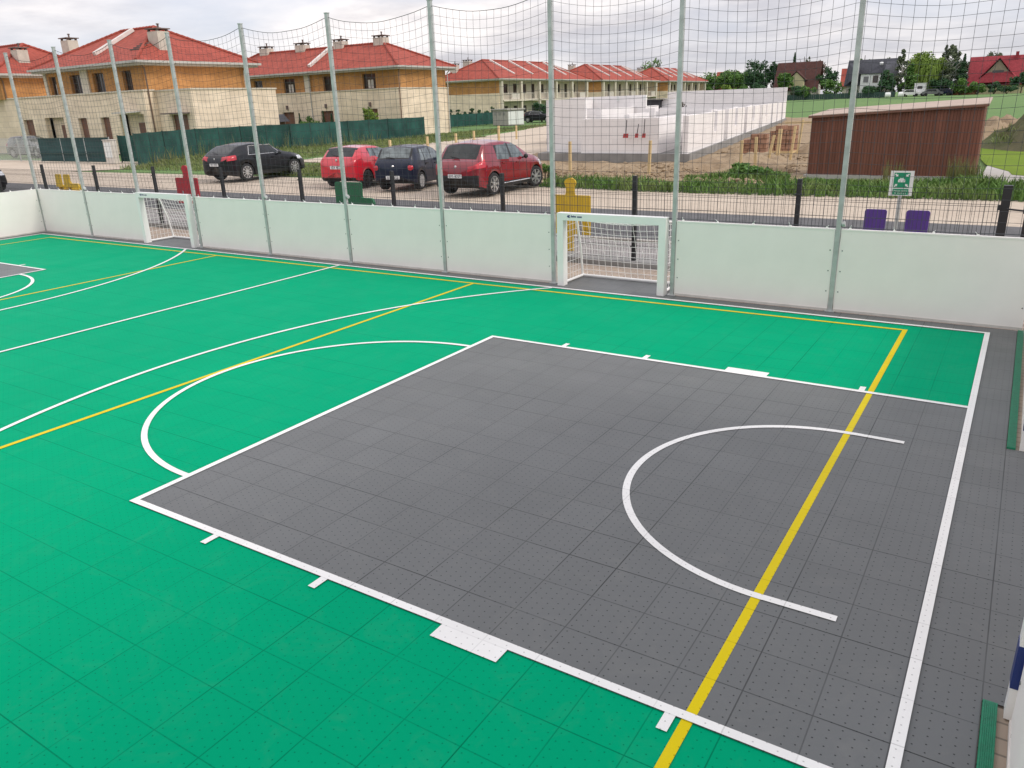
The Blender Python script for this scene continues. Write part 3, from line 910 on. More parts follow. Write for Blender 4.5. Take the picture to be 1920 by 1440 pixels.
seat((-2.52, 7.7, 0), M['green_p'], 'wide dark green seat with a low side arm in front of the bright red car', .78, .45, 1.065, G1, arm=(.36, .72, .75))
seat((-14.30, 7.85, 0), M['yellow_p'], 'yellow seat nearer the left net pole, left one of the pair', .30, .72, 1.03, G1)
seat((-13.86, 7.85, 0), M['yellow_p'], 'yellow seat with a low side arm, right one of the pair', .32, .72, 1.03, G1, arm=(.15, .60, .78))

# assembly point sign
def text_mesh(body, size, mat, parent, loc, name='lettering'):
    cu = bpy.data.curves.new(name, 'FONT'); cu.body = body; cu.size = size; cu.align_x = 'CENTER'; cu.align_y = 'CENTER'
    ob = bpy.data.objects.new(name, cu); COL.objects.link(ob)
    dg = bpy.context.evaluated_depsgraph_get()
    me = bpy.data.meshes.new_from_object(ob.evaluated_get(dg))
    bpy.data.objects.remove(ob); bpy.data.curves.remove(cu)
    me.materials.clear(); me.materials.append(mat)
    me.transform(Matrix.Rotation(R(90), 4, 'X'))
    o = bpy.data.objects.new(name, me); COL.objects.link(o); o.parent = parent; o.location = loc
    return o
t = thing('assembly_sign', 'white and green assembly point sign on a grey post between the purple seats', 'sign', (8.24, 8.05, 0), R(4))
mb = MB(); mb.box(-.025, .025, .012, .05, 0, 1.40); mb.build('sign_post', M['galv'], t)
sw, s0, s1 = .155, 1.07, 1.425
mb = MB(); mb.box(-sw, sw, 0, .010, s0, s1); bd = mb.build('sign_board', M['signwhite'], t)
mb = MB(); gx = .105
mb.box(-gx, gx, -.003, -.0003, 1.185, 1.40); mb.box(-gx, gx, -.003, -.0003, 1.085, 1.170); mb.build('green_field', M['signgreen'], bd)
mb = MB()
cz = 1.2925
for sx in (-1, 1):
    for sz in (-1, 1):
        tip = (sx*.052, cz+sz*.052)
        L = [(tip[0], tip[1]), (tip[0]+sx*.038, tip[1]+sz*.004), (tip[0]+sx*.025, tip[1]+sz*.013), (tip[0]+sx*.045, tip[1]+sz*.033), (tip[0]+sx*.033, tip[1]+sz*.045), (tip[0]+sx*.013, tip[1]+sz*.025), (tip[0]+sx*.004, tip[1]+sz*.038)]
        mb.prism([(x, -.0031, z) for x, z in L], (0, -.002, 0))
for px_, pz, s in ((0, .004, 1.15), (-.035, -.002, .9), (.035, -.002, .9), (-.018, .018, .7), (.018, .018, .7)):
    mb.prism([(px_+.009*s*math.cos(a), -.0031, cz+pz+.016*s+.009*s*math.sin(a)) for a in [2*math.pi*k/10 for k in range(10)]], (0, -.002-.0006*s, 0))
    mb.prism([(px_-.013*s, -.0031, cz+pz-.028*s), (px_+.013*s, -.0031, cz+pz-.028*s), (px_+.015*s, -.0031, cz+pz+.002*s), (px_, -.0031, cz+pz+.008*s), (px_-.015*s, -.0031, cz+pz+.002*s)], (0, -.002-.0006*s, 0))
mb.build('pictogram', M['signwhite'], bd)
text_mesh('Miejsce zbiórki', .030, M['signwhite'], bd, (0, -.004, 1.143))
text_mesh('do ewakuacji', .030, M['signwhite'], bd, (0, -.004, 1.110))

# ================================================================== CARS
def interp(L, x): return float(np.interp(x, [p[0] for p in L], [p[1] for p in L]))

def make_car(name, label, loc, phi, sp, group=None):
    t = thing(name, label, 'car', loc, phi, group)
    L, Wd, H = sp['L'], sp['W'], sp['H']
    yr, yf, rw = sp['yr'], sp['yf'], sp['rw']
    prof, belt = sp['prof'], sp['belt']
    wroof = sp.get('wroof', .72)
    n = 150
    ys = sorted(set([L*(.5-.5*math.cos(math.pi*i/n))*.35 + L*i/n*.65 for i in range(n+1)]))
    def hw(y):
        a = sp.get('rtap', .10); f = sp.get('ftap', .20)
        k = 1 - a*max(0, 1-y/.42)**2.4 - f*max(0, 1-(L-y)/.75)**2.2
        return Wd/2*k
    def zlow(y):
        return .20 + .12*max(0, 1-y/.35)**1.5 + .05*max(0, 1-(L-y)/.4)
    NS, NR = 12, 8
    def section(y):
        w = hw(y); zb = zlow(y); ztop = interp(prof, y); zbl = min(interp(belt, y), ztop-.015)
        zar = zb
        for yw in (yr, yf):
            d = abs(y-yw); Ra = rw+.055
            if d < Ra: zar = max(zar, rw*.98+math.sqrt(Ra*Ra-d*d))
        zar = min(zar, zbl-.12)
        hs = ztop-zbl
        full = min(1.0, hs/(H-interp(belt, L*.5)))
        pts = [(0, zb+.02), (.70*w, zb+.02), (.705*w, zar), (.975*w, zar), (.988*w, zar+.03)]
        zs = zar+.03
        for k in range(1, 6):
            f = k/6
            z = zs+(zbl-zs)*f
            wx = w*(.988+.012*math.sin(math.pi*min(1, f*1.3)) - .02*f*f)
            if sp.get('crease') and abs(z-sp['crease']) < .05: wx += .008
            pts.append((wx, z))
        ws = w*.965
        pts.append((ws, zbl))
        wr = ws - (ws - Wd/2*wroof*(hw(y)/(Wd/2)))*full - (1-full)*.10*ws
        for k in range(1, NS+1):
            f = k/NS
            x = ws+(wr-ws)*(f**1.15); z = zbl+hs*.88*f
            pts.append((x, z))
        zc = zbl+hs*.88
        for k in range(1, NR+1):
            f = k/NR
            pts.append((wr*(1-f), zc+(ztop-zc)*math.sin(f*math.pi/2)**.9))
        return pts
    npt = len(section(1.0))
    iB = 10                     # index of the belt point
    rings = []
    for y in ys:
        s = section(y)
        ring = [(x, y, z) for x, z in s] + [(-x, y, z) for x, z in s[-2:0:-1]]
        rings.append(ring)
    NN = len(rings[0])
    def capr(base, sgn, depth, zc, k0):
        outp = []
        for k in range(1, k0+1):
            s = 1-k/k0*.97
            yy = base[0][1]+sgn*depth*(1-s**2.6)
            outp.append([(x*s, yy, zc+(z-zc)*s) for x, _, z in base])
        return outp
    zcR = sp.get('zcap', .62)
    capR = capr(rings[0], -1, .07, zcR, 14)[::-1]
    capF = capr(rings[-1], 1, .10, .55, 10)
    allr = capR+rings+capF
    nR = len(capR)
    V = [p for rg in allr for p in rg]
    classes = {}
    def side_idx(j):
        return j if j < npt else NN-j
    for i in range(len(allr)-1):
        for j in range(NN):
            j2 = (j+1) % NN
            f = (i*NN+j, i*NN+j2, (i+1)*NN+j2, (i+1)*NN+j)
            cx = sum(V[q][0] for q in f)/4; cy = sum(V[q][1] for q in f)/4; cz = sum(V[q][2] for q in f)/4
            k = min(side_idx(j), side_idx(j2))
            seg = 'low' if k < 3 else ('flank' if k < iB else ('side' if k < iB+NS else 'top'))
            cap = 'R' if i < nR else ('F' if i >= nR+len(rings)-1 else '')
            c = sp['cls'](cx, cy, cz, seg, cap, abs(cx)/(hw(min(max(cy, 0), L))+1e-6))
            if cap == '' and seg == 'low': c = 'under'
            classes.setdefault(c, []).append(f)
    # rear end closing face
    classes.setdefault(sp['cls'](0, -.07, zcR, 'flank', 'R', 0), []).append(tuple(range(NN)))
    names = {'paint': ('body', sp['paint']), 'under': ('underbody', M['black']), 'trim': ('lower_trim', M['black']),
             'rearglass': ('rear_window', sp.get('rglass', M['carglass'])), 'wind': ('windscreen', M['carglass']),
             'sideglass': ('side_window', sp.get('sglass', M['carglass'])), 'tail': ('tail_light', M['tail']), 'head': ('headlight', M['headlamp']),
             'pillar': ('window_surround', M['black']), 'rearframe': ('rear_window_frame', M['black']), 'chrome': ('chrome_trim', M['chrome'])}
    def emit(nm, faces):
        used = sorted({q for f in faces for q in f}); mp = {q: i for i, q in enumerate(used)}
        mb = MB(); mb.add([V[q] for q in used], [tuple(mp[q] for q in f) for f in faces])
        o = mb.build(names[nm][0], names[nm][1], t, smooth=True, fixn=(nm in ('paint',)))
        return o
    for c, fs in classes.items():
        if c in ('tail', 'head', 'sideglass', 'chrome', 'pillar'):
            for sgn in (-1, 1):
                g = [f for f in fs if sgn*sum(V[q][0] for q in f) > 0]
                if c in ('sideglass', 'pillar'):
                    # separate each pane by the pillars
                    g.sort(key=lambda f: V[f[0]][1])
                    cur = []
                    last = None
                    for f in g:
                        y = V[f[0]][1]
                        if last is not None and y-last > .07:
                            emit(c, cur); cur = []
                        cur.append(f); last = y
                    if cur: emit(c, cur)
                elif g: emit(c, g)
        else:
            emit(c, fs)
    # wheels
    for s in (-1, 1):
        for yw in (yr, yf):
            xw = s*(Wd/2-.02)
            w_ = bpy.data.objects.new('wheel', None); COL.objects.link(w_); w_.parent = t; w_.location = (xw, yw, rw)
            if sp.get('steer') and yw == yf: w_.rotation_euler = (0, 0, sp['steer'])
            mb = MB(); a = (s, 0, 0); tw = .19
            mb.lathe([(rw*.66, -tw), (rw*.95, -tw), (rw, -tw+.03), (rw, -.03), (rw*.965, -.006), (rw*.80, .004), (rw*.68, -.002), (rw*.66, -.03)], (0, 0, 0), a, 32)
            mb.build('tyre', M['tyre'], w_, smooth=True)
            mb = MB(); rim = sp['rim']
            mb.lathe([(rw*.69, -.012), (rw*.70, .003), (rw*.655, .004), (rw*.63, -.03), (rw*.60, -.09)], (0, 0, 0), a, 32)
            ns = sp.get('spokes', 10)
            for k in range(ns):
                an = 2*math.pi*k/ns
                d = Vector((0, math.cos(an), math.sin(an))); e = Vector((0, -math.sin(an), math.cos(an)))
                hwid = rw*sp.get('spw', .075)
                A = d*rw*.10; B = d*rw*.66
                mb.obox(A - e*hwid + Vector((s*-.035, 0, 0)), e*2*hwid, B-A, Vector((s*.035, 0, 0)))
            mb.lathe([(0, .006), (rw*.16, .004), (rw*.20, -.01), (rw*.20, -.04)], (0, 0, 0), a, 16)
            mb.build('rim', rim, w_)
            mb = MB(); mb.lathe([(0, -.07), (rw*.62, -.07)], (0, 0, 0), a, 20); mb.build('brake_disc', M['steelrim'], w_)
    # mirrors, handles, plate, antenna, wiper
    ym = sp['ymir']; zm = interp(belt, ym)+.05
    for s in (-1, 1):
        mb = MB()
        x0 = s*(hw(ym)*.95)
        mb.lathe([(0, -.05), (.05, -.045), (.075, 0), (.06, .05), (0, .07)], (x0+s*.12, ym, zm+.02), (0, 1, .05), 10)
        mb.tube([(x0, ym-.0, zm-.02), (x0+s*.1, ym, zm)], .02, 6)
        mb.build('mirror', sp.get('mirmat', sp['paint']), t, smooth=True)
        for yh in sp['handles']:
            mb = MB(); zz = interp(belt, yh)-.10; mb.box(s*Wd/2*.985-.012, s*Wd/2*.985+.022, yh-.09, yh+.09, zz-.016, zz+.016); mb.build('door_handle', sp.get('hmat', sp['paint']), t)
        for yd in sp['seams']:
            mb = MB()
            za = .33 if abs(yd-yr) > .5 and abs(yd-yf) > .5 else .72
            P = [section(yd)[k] for k in range(4, iB+1)]
            mb.tube([(s*(x+.002), yd, z) for x, z in P if z > za], .006, 4); mb.build('door_seam', M['black'], t)
    zp, yp = sp['plate']
    mb = MB(); mb.box(-.24, .24, yp-.02, yp, zp-.052, zp+.052); pl = mb.build('number_plate', M['plate'], t)
    rnd = random.Random(int(abs(loc[0])*100))
    mb = MB(); x = -.19
    while x < .19:
        wv = rnd.uniform(.022, .036)
        if abs(x+.02) > .022:
            for (a, b, c, d) in rnd.choice([[(0, .3, 0, 1), (.7, 1, 0, 1), (.3, .7, .4, .6)], [(0, .3, 0, 1), (.3, 1, 0, .2), (.3, 1, .8, 1)], [(.35, .65, 0, 1), (0, 1, .8, 1)], [(0, 1, 0, .2), (0, 1, .42, .6), (0, 1, .8, 1), (.72, 1, .2, .8)]]):
                mb.box(x+wv*a, x+wv*b, yp-.0215, yp-.0202, zp-.036+.072*c, zp-.036+.072*d)
        x += wv+.012
    mb.build('plate_marks', M['ink'], pl)
    if sp.get('sill'):
        for s in (-1, 1):
            mb = MB(); mb.tube([(s*(Wd/2+.004), yr+.45, .31), (s*(Wd/2+.004), yf-.45, .31)], .018, 6); mb.build('sill_trim', M['chrome'], t)
    if sp.get('round'):
        for s in (-1, 1):
            mb = MB(); mb.lathe([(0, .03), (.05, .026), (.085, .012), (.095, -.02)], (s*sp['round'][0], sp['round'][1], sp['round'][2]), (s*.35, -1, .1), 18)
            mb.build('tail_light', M['tail'], t, smooth=True)
    if sp.get('chrome'):
        a, b, c, d, z0, z1 = sp['chrome']
        def sp_(y, z):
            q = section(y)[iB:iB+NS+1]
            return (float(np.interp(z, [p[1] for p in q], [p[0] for p in q]))+.004, y, z)
        path = [sp_(a+(b-a)*k/12, z0) for k in range(13)] + [sp_(b+(d-b)*k/6, z0+(z1-z0)*k/6) for k in range(1, 7)] + [sp_(d+(c-d)*k/12, z1) for k in range(1, 13)] + [sp_(c+(a-c)*k/6, z1+(z0-z1)*k/6) for k in range(1, 7)]
        for s in (-1, 1):
            mb = MB(); mb.tube([(s*x, y, z) for x, y, z in path], .011, 5); mb.build('chrome_trim', M['chrome'], t)
    ya = sp.get('yant', .9); mb = MB(); zt = interp(prof, ya); mb.tube([(0, ya, zt-.01), (0, ya-.10, zt+.14)], .006, 5); mb.build('antenna', M['black'], t)
    wz = sp['wiper']; mb = MB(); mb.tube([(0.02, wz[0]-.018, wz[1]), (-.30, wz[0]+.02, wz[1]+.05)], .009, 5); mb.build('rear_wiper', M['black'], t)
    mb = MB(); mb.lathe([(0, .012), (.035, .01), (.042, 0)], (0, sp['badge'][0], sp['badge'][1]), (0, -1, 0), 12); mb.build('badge', M['chrome'], t)
    return t

def cls_factory(wins, rg, ws, tail, head, trimz, rgw=.66, rear_trim=None, surround=True, chrome=None):
    """wins: list of trapezoids (y0 bottom, y1 bottom, y0 top, y1 top, z0, z1)"""
    def f(x, y, z, seg, cap, rx):
        ax = abs(x)
        if seg in ('side', 'top', 'flank') and cap != 'F':
            if tail(ax, y, z, rx): return 'tail'
        if cap == 'R' or (y < .03 and seg == 'flank'):
            if rear_trim and z < rear_trim: return 'trim'
            return 'paint'
        if cap == 'F' or seg == 'flank':
            if head and head(ax, y, z, rx): return 'head'
            if z < trimz: return 'trim'
            return 'paint'
        if seg == 'side':
            for (a, b, c, d, z0, z1) in wins:
                if z0 < z < z1:
                    u = (z-z0)/(z1-z0)
                    lo, hi = a+(c-a)*u, b+(d-b)*u
                    if lo < y < hi: return 'sideglass'
            if chrome:
                a, b, c, d, z0, z1 = chrome
                if z0-.03 < z < z1+.035:
                    u = (z-z0)/(z1-z0); lo, hi = a+(c-a)*u, b+(d-b)*u
                    if lo-.045 < y < hi+.04:
                        if z < z0 or z > z1 or y < lo or y > hi: return 'chrome'
                        return 'pillar'
        if seg in ('top', 'side'):
            if rg[0]+.03 < y < rg[1]-.02 and rx < rgw and z > rg[2]+.03: return 'rearglass'
            if rg[0] < y < rg[1]+.015 and rx < rgw+.06 and z > rg[2]: return 'rearframe'
            if ws[0] < y < ws[1] and rx < .82 and seg == 'top': return 'wind'
        if head and head(ax, y, z, rx): return 'head'
        if surround and seg == 'side':
            a0 = min(w[0] for w in wins); b0 = max(w[1] for w in wins); z0 = wins[0][4]; z1 = wins[0][5]
            if z0 < z < z1 and a0+.02 < y < b0-.25: return 'pillar'
        return 'paint'
    return f

suv = dict(L=3.98, W=1.74, H=1.56, yr=.74, yf=3.22, rw=.325, paint=M['paint_maroon'], rim=M['rim'], spokes=7, spw=.085, wroof=.74, rtap=.14, ftap=.24, crease=.80,
    prof=[(0, .93), (.05, 1.0), (.16, 1.06), (.46, 1.44), (.56, 1.50), (1.0, 1.555), (1.5, 1.56), (2.0, 1.50), (2.35, 1.36), (2.9, 1.07), (3.3, .99), (3.75, .86), (3.98, .66)],
    belt=[(0, .90), (.6, 1.02), (1.2, 1.00), (2.6, .93), (3.2, .86), (3.98, .62)], ymir=2.42, handles=(1.28, 2.08), seams=(1.10, 1.82, 2.62),
    plate=(.60, -.075), wiper=(.17, 1.09), badge=(-.035, .86), yant=.95, zcap=.60, hmat=M['paint_maroon'], mirmat=M['black'], sglass=M['carglass2'], steer=R(-12))
suv['sill'] = True
suv['cls'] = cls_factory([(.93, 1.66, 1.10, 1.66, 1.00, 1.42), (1.76, 2.52, 1.76, 2.18, 1.00, 1.42)], (.16, .50, 1.05), (2.02, 2.86),
    lambda ax, y, z, rx: y < .34 and ax > .44 and .74+.10*(ax-.44) < z < .86+.26*(ax-.44)+.10*min(1, max(0, y)/.3), lambda ax, y, z, rx: y > 3.42 and ax > .40 and .68 < z < .83, .30, rear_trim=.60, rgw=.64)
make_car('parked_car', 'dark red five door car with alloy wheels, rightmost of the parked row', (-4.30, 14.06, 0), R(1), suv, 'cars parked on the gravel')

blue = dict(L=3.5, W=1.47, H=1.40, yr=.60, yf=2.86, rw=.285, paint=M['paint_blue'], rim=M['hubcap'], spokes=9, spw=.13, wroof=.78, rtap=.10, ftap=.18, crease=.70,
    prof=[(0, .90), (.05, .97), (.10, 1.0), (.36, 1.33), (.48, 1.375), (1.0, 1.40), (1.5, 1.39), (1.95, 1.28), (2.5, .98), (2.9, .92), (3.3, .80), (3.5, .62)],
    belt=[(0, .86), (.5, .93), (1.2, .90), (2.3, .85), (2.9, .78), (3.5, .58)], ymir=2.05, handles=(1.05, 1.78), seams=(.92, 1.50, 2.28),
    plate=(.44, -.075), wiper=(.11, 1.02), badge=(-.04, .78), yant=.75, zcap=.56, hmat=M['black'], sglass=M['carglass2'], rglass=M['carglass2'])
blue['round'] = (.60, .0, .74)
blue['wroof'] = .76
blue['cls'] = cls_factory([(.62, .90, .74, .90, .92, 1.28), (.97, 1.46, .97, 1.46, .92, 1.28), (1.54, 2.18, 1.54, 1.88, .92, 1.28)], (.10, .42, .99), (1.72, 2.45),
    lambda ax, y, z, rx: False, lambda ax, y, z, rx: y > 3.1 and ax > .36 and .60 < z < .74, .26, rear_trim=.30, rgw=.72)
make_car('parked_car', 'dark blue small hatchback with round tail lamps between two red cars', (-7.33, 14.78, 0), R(15), blue, 'cars parked on the gravel')

red = dict(L=3.7, W=1.60, H=1.38, yr=.66, yf=3.0, rw=.285, paint=M['paint_red'], rim=M['steelrim'], spokes=12, spw=.06, wroof=.70, rtap=.13, ftap=.22, crease=.82,
    prof=[(0, .88), (.05, .98), (.14, 1.04), (.42, 1.31), (.52, 1.345), (1.0, 1.38), (1.5, 1.37), (2.0, 1.25), (2.6, .98), (3.0, .91), (3.45, .78), (3.7, .60)],
    belt=[(0, .90), (.5, 1.02), (1.0, .98), (2.4, .86), (3.0, .78), (3.7, .56)], ymir=2.15, handles=(1.25,), seams=(1.12, 2.40),
    plate=(.70, -.065), wiper=(.15, 1.06), badge=(-.03, .93), yant=.7, zcap=.56, rglass=M['carglass'], sglass=M['carglass2'])
red['cls'] = cls_factory([(.86, 1.22, .98, 1.22, 1.00, 1.26), (1.28, 2.28, 1.28, 1.90, .95, 1.26)], (.13, .47, 1.03), (1.78, 2.55),
    lambda ax, y, z, rx: y < .38 and ax > .50 and .86+.3*(ax-.5) < z < 1.02+.25*(ax-.5) and z > .86+.25*max(0, y), lambda ax, y, z, rx: y > 3.2 and ax > .36 and .62 < z < .78, .26, rear_trim=.36)
make_car('parked_car', 'bright red three door hatchback with black wheels behind the green seat', (-10.02, 15.02, 0), R(9), red, 'cars parked on the gravel')

blk = dict(L=4.15, W=1.74, H=1.44, yr=.80, yf=3.38, rw=.335, paint=M['paint_black'], rim=M['rim'], spokes=10, spw=.06, wroof=.70, rtap=.14, ftap=.24, crease=.78,
    prof=[(0, .92), (.06, 1.0), (.14, 1.05), (.62, 1.34), (.74, 1.375), (1.3, 1.44), (1.8, 1.43), (2.3, 1.31), (2.95, 1.02), (3.4, .95), (3.9, .82), (4.15, .62)],
    belt=[(0, .90), (.6, 1.00), (1.2, .98), (2.7, .90), (3.3, .84), (4.15, .58)], ymir=2.52, handles=(1.36, 2.20), seams=(1.20, 1.94, 2.74),
    plate=(.66, -.07), wiper=(.16, 1.07), badge=(-.03, .88), yant=.8, zcap=.60, sglass=M['carglass'])
blk['cls'] = cls_factory([(.98, 1.86, 1.18, 1.86, .99, 1.31), (1.93, 2.64, 1.93, 2.28, .97, 1.31)], (.14, .66, 1.05), (2.10, 2.92),
    lambda ax, y, z, rx: y < .34 and ax > .40 and .80+.12*(ax-.4) < z < .95+.14*(ax-.4), lambda ax, y, z, rx: y > 3.55 and ax > .40 and .66 < z < .80, .30, rear_trim=.42)
blk['chrome'] = (.96, 2.66, 1.16, 2.30, .985, 1.315)
make_car('parked_car', 'black hatchback with chrome window trim and alloy wheels, leftmost of the parked row', (-17.2, 15.62, 0), R(2), blk, 'cars parked on the gravel')

sedan = dict(blue); sedan['paint'] = M['paint_black']; sedan['rim'] = M['rim']
make_car('parked_car', 'black car cut off by the left edge of the photo on the road', (-27.05, 10.2, 0), R(-90), sedan)
vanl = dict(suv); vanl['paint'] = M['paint_grey']
make_car('parked_car', 'dark car standing behind the thin grey fence at the left edge', (-54.6, 26.6, 0), R(-80), vanl)
dk = dict(blk)
make_car('parked_car', 'dark car by the hedge at the left end of the white block walls', (-46.3, 86.0, gz(0, 86)), R(-75), dk)

# ================================================================== HOUSES
def wall(mb, o, ud, w, z0, z1, th, openings):
    """wall slab with rectangular openings (u0,u1,z0,z1); outward normal is ud x up, thickness goes inward"""
    ud = Vector(ud).normalized(); nd = Vector((ud.y, -ud.x, 0)); o = Vector(o)
    def blk(u0, u1, a, b):
        if u1-u0 > .01 and b-a > .01:
            mb.obox(o+ud*u0+Vector((0, 0, a)), ud*(u1-u0), -nd*th, (0, 0, b-a))
    u = 0
    for (a, b, c, d) in sorted(openings):
        blk(u, a, z0, z1); blk(a, b, z0, c); blk(a, b, d, z1); u = b
    blk(u, w, z0, z1)

def opening_fill(o, ud, u0, u1, z0, z1, parent, kind='window', inset=.14, mat=None, curtain=False):
    ud = Vector(ud).normalized(); nd = Vector((ud.y, -ud.x, 0)); o = Vector(o)
    f = .07
    def P(u, z, dpt): return o+ud*u-nd*dpt+Vector((0, 0, z))
    mb = MB()
    if kind == 'window':
        for (a, b, c, d) in ((u0, u0+f, z0, z1), (u1-f, u1, z0, z1), (u0+f, u1-f, z0, z0+f), (u0+f, u1-f, z1-f, z1), ((u0+u1)/2-.04, (u0+u1)/2+.04, z0+f, z1-f)):
            mb.obox(P(a, c, inset), ud*(b-a), -nd*.06, (0, 0, d-c))
        w_ = mb.build('window', mat or M['wframe'], parent)
        mb = MB(); mb.obox(P(u0+f, z0+f, inset+.03), ud*(u1-u0-2*f), -nd*.02, (0, 0, z1-z0-2*f)); mb.build('pane', M['glass'], w_)
        if curtain:
            mb = MB(); uu = u0+f+(u1-u0)*.25; mb.obox(P(uu, z0+f+.02, inset+.025), ud*(u1-u0)*.4, -nd*.004, (0, 0, (z1-z0)*.55)); mb.build('curtain', M['plaster'], w_)
        mb = MB(); mb.obox(P(u0-.05, z0-.06, -.05), ud*(u1-u0+.1), -nd*(.05+inset), (0, 0, .06)); mb.build('sill', M['trim'], w_)
        return w_
    mb.obox(P(u0, z0, inset), ud*(u1-u0), -nd*.06, (0, 0, z1-z0))
    d_ = mb.build('door', mat or M['door'], parent)
    mb = MB(); mb.obox(P(u0+.08, z0+1.0, inset-.04), ud*.12, nd*-.04, (0, 0, .03)); mb.build('handle', M['chrome'], d_)
    return d_

def hip_roof(x0, x1, y0, y1, ze, zr, rx0, rx1, ry0, ry1, mat, parent, th=.10):
    """hipped roof: eave rectangle and ridge segment (rx0,ry0)-(rx1,ry1)"""
    mb = MB()
    A, B, C_, D = (x0, y0, ze), (x1, y0, ze), (x1, y1, ze), (x0, y1, ze)
    Rr, Q = (rx0, ry0, zr), (rx1, ry1, zr)
    if abs(rx1-rx0) > abs(ry1-ry0):
        mb.add([A, B, Q, Rr], [(0, 1, 2, 3)]); mb.add([C_, D, Rr, Q], [(0, 1, 2, 3)]); mb.add([B, C_, Q], [(0, 1, 2)]); mb.add([D, A, Rr], [(0, 1, 2)])
        hips = [(A, Rr), (D, Rr), (B, Q), (C_, Q), (Rr, Q)]
    else:
        mb.add([B, C_, Q, Rr], [(0, 1, 2, 3)]); mb.add([D, A, Rr, Q], [(0, 1, 2, 3)]); mb.add([A, B, Rr], [(0, 1, 2)]); mb.add([C_, D, Q], [(0, 1, 2)])
        hips = [(A, Rr), (B, Rr), (C_, Q), (D, Q), (Rr, Q)]
    # underside
    mb.add([(x0, y0, ze-.02), (x1, y0, ze-.02), (x1, y1, ze-.02), (x0, y1, ze-.02)], [(3, 2, 1, 0)])
    rf = mb.build('roof', mat, parent)
    mb = MB()
    for a, b in hips:
        a, b = Vector(a), Vector(b); n = max(2, int((b-a).length/.38))
        for k in range(n):
            p = a.lerp(b, k/n); q = a.lerp(b, (k+1)/n)
            mb.tube([p+Vector((0, 0, .02)), q+Vector((0, 0, .05))], .11, 6)
    mb.build('ridge_tiles', mat, rf)
    mb = MB(); e = .1
    mb.box(x0-e, x1+e, y0-e, y0, ze-.16, ze-.005); mb.box(x0-e, x1+e, y1, y1+e, ze-.16, ze-.005)
    mb.box(x0-e, x0, y0, y1, ze-.16, ze-.005); mb.box(x1, x1+e, y0, y1, ze-.16, ze-.005)
    mb.build('gutter', M['gutter'], rf)
    return rf

def eave_band(x0, x1, y0, y1, ze, parent, drop=.30, inn=.10):
    mb = MB(); mb.box(x0+inn, x1-inn, y0+inn, y1-inn, ze-drop, ze-.025); return mb.build('soffit', M['soffit'], parent)

def chimney(cx, cy, z0, z1, sx, sy, rf, name='chimney'):
    mb = MB(); mb.box(cx-sx/2, cx+sx/2, cy-sy/2, cy+sy/2, z0, z1-.18); c_ = mb.build(name, M['stone_ch'], rf)
    mb = MB()
    for ax_ in (-1, 1):
        for ay_ in (-1, 1):
            mb.box(cx+ax_*(sx/2-.1)-.07, cx+ax_*(sx/2-.1)+.07, cy+ay_*(sy/2-.1)-.07, cy+ay_*(sy/2-.1)+.07, z1-.18, z1-.04)
    mb.box(cx-sx/2-.1, cx+sx/2+.1, cy-sy/2-.1, cy+sy/2+.1, z1-.04, z1+.03)
    mb.lathe([(.07, 0), (.07, .25), (.12, .27), (.12, .31), (0, .34)], (cx+sx*.1, cy, z1+.03), (0, 0, 1), 8)
    mb.build('chimney_cap', M['ch_cap'], c_)
    return c_

def firewall(p, q, w, rf):
    p, q = Vector(p), Vector(q); d = (q-p); side = d.cross(Vector((0, 0, 1))).normalized()*w; upv = side.cross(d).normalized()
    if upv.z < 0: upv = -upv
    mb = MB(); mb.obox(p-side/2-upv*.05, side, d, upv*.24); return mb.build('party_wall_coping', M['ladderwhite'], rf)

def downpipe(x, y, z0, z1, parent, ex, ey, mat=None):
    mb = MB(); mb.tube([(x, y, z0), (x, y, z1-.55), (x+ex*.55, y+ey*.55, z1-.12)], .055, 6); return mb.build('downpipe', mat or M['pipe'], parent)

# ---- nearest house on the left
H1 = thing('terraced_house', 'nearest red roofed house with orange upper wall and cream garage wing behind the green screen', 'house', (0, 0, 0), 0, 'two storey houses with red hipped roofs')
ZB, ZE = 4.25, 6.20
x0, x1, y0, y1 = -55.2, -43.0, 30.4, 39.3
mb = MB()
OP1 = [(-54.95, -54.0), (-52.05, -50.65), (-49.05, -47.65), (-45.35, -44.3)]
ops = [(a-x0, b-x0, ZB+.05, 5.66) for a, b in OP1]
wall(mb, (x0, y0, 0), (1, 0, 0), x1-x0, ZB, ZE-.28, .35, ops)
wall(mb, (x1-.002, y0+.35, 0), (0, 1, 0), y1-y0-.35, ZB, ZE-.28, .3, [])
wall(mb, (x1-.3, y1, 0), (-1, 0, 0), x1-x0-.3, ZB, ZE-.28, .3, [])
wall(mb, (x0, y1-.3, 0), (0, -1, 0), y1-y0-.65, ZB, ZE-.28, .3, [])
mb.build('upper_wall', M['orange'], H1)
for k, (a, b) in enumerate(OP1):
    opening_fill((x0, y0, 0), (1, 0, 0), a-x0, b-x0, ZB+.05, 5.66, H1, 'window', .25, curtain=(k == 0))
mb = MB()
mb.box(-50.45, -49.55, y0-.12, y0-.002, ZB+.06, ZE-.28)
mb.build('loggia_pillar', M['trim'], H1)
mb = MB(); mb.box(x0-.35, x0-.01, y0-.1, y0+.4, ZB+.06, ZE-.28)
mb.build('loggia_pillar', M['trim'], H1)
lx0, lx1, ly0, ly1 = -62.0, -42.85, 30.15, 39.5
mb = MB()
DO = [(-59.6, -58.15, 0, 2.62, 'd'), (-56.35, -53.65, 0, 2.72, 'e'), (-51.65, -50.5, 0, 2.6, 'd'), (-48.65, -47.55, 0, 2.6, 'd'), (-46.2, -43.3, 0, 2.74, 'e')]
wall(mb, (lx0, ly0, 0), (1, 0, 0), lx1-lx0, 0, ZB, .4, [(a-lx0, b-lx0, c, d) for a, b, c, d, _ in DO])
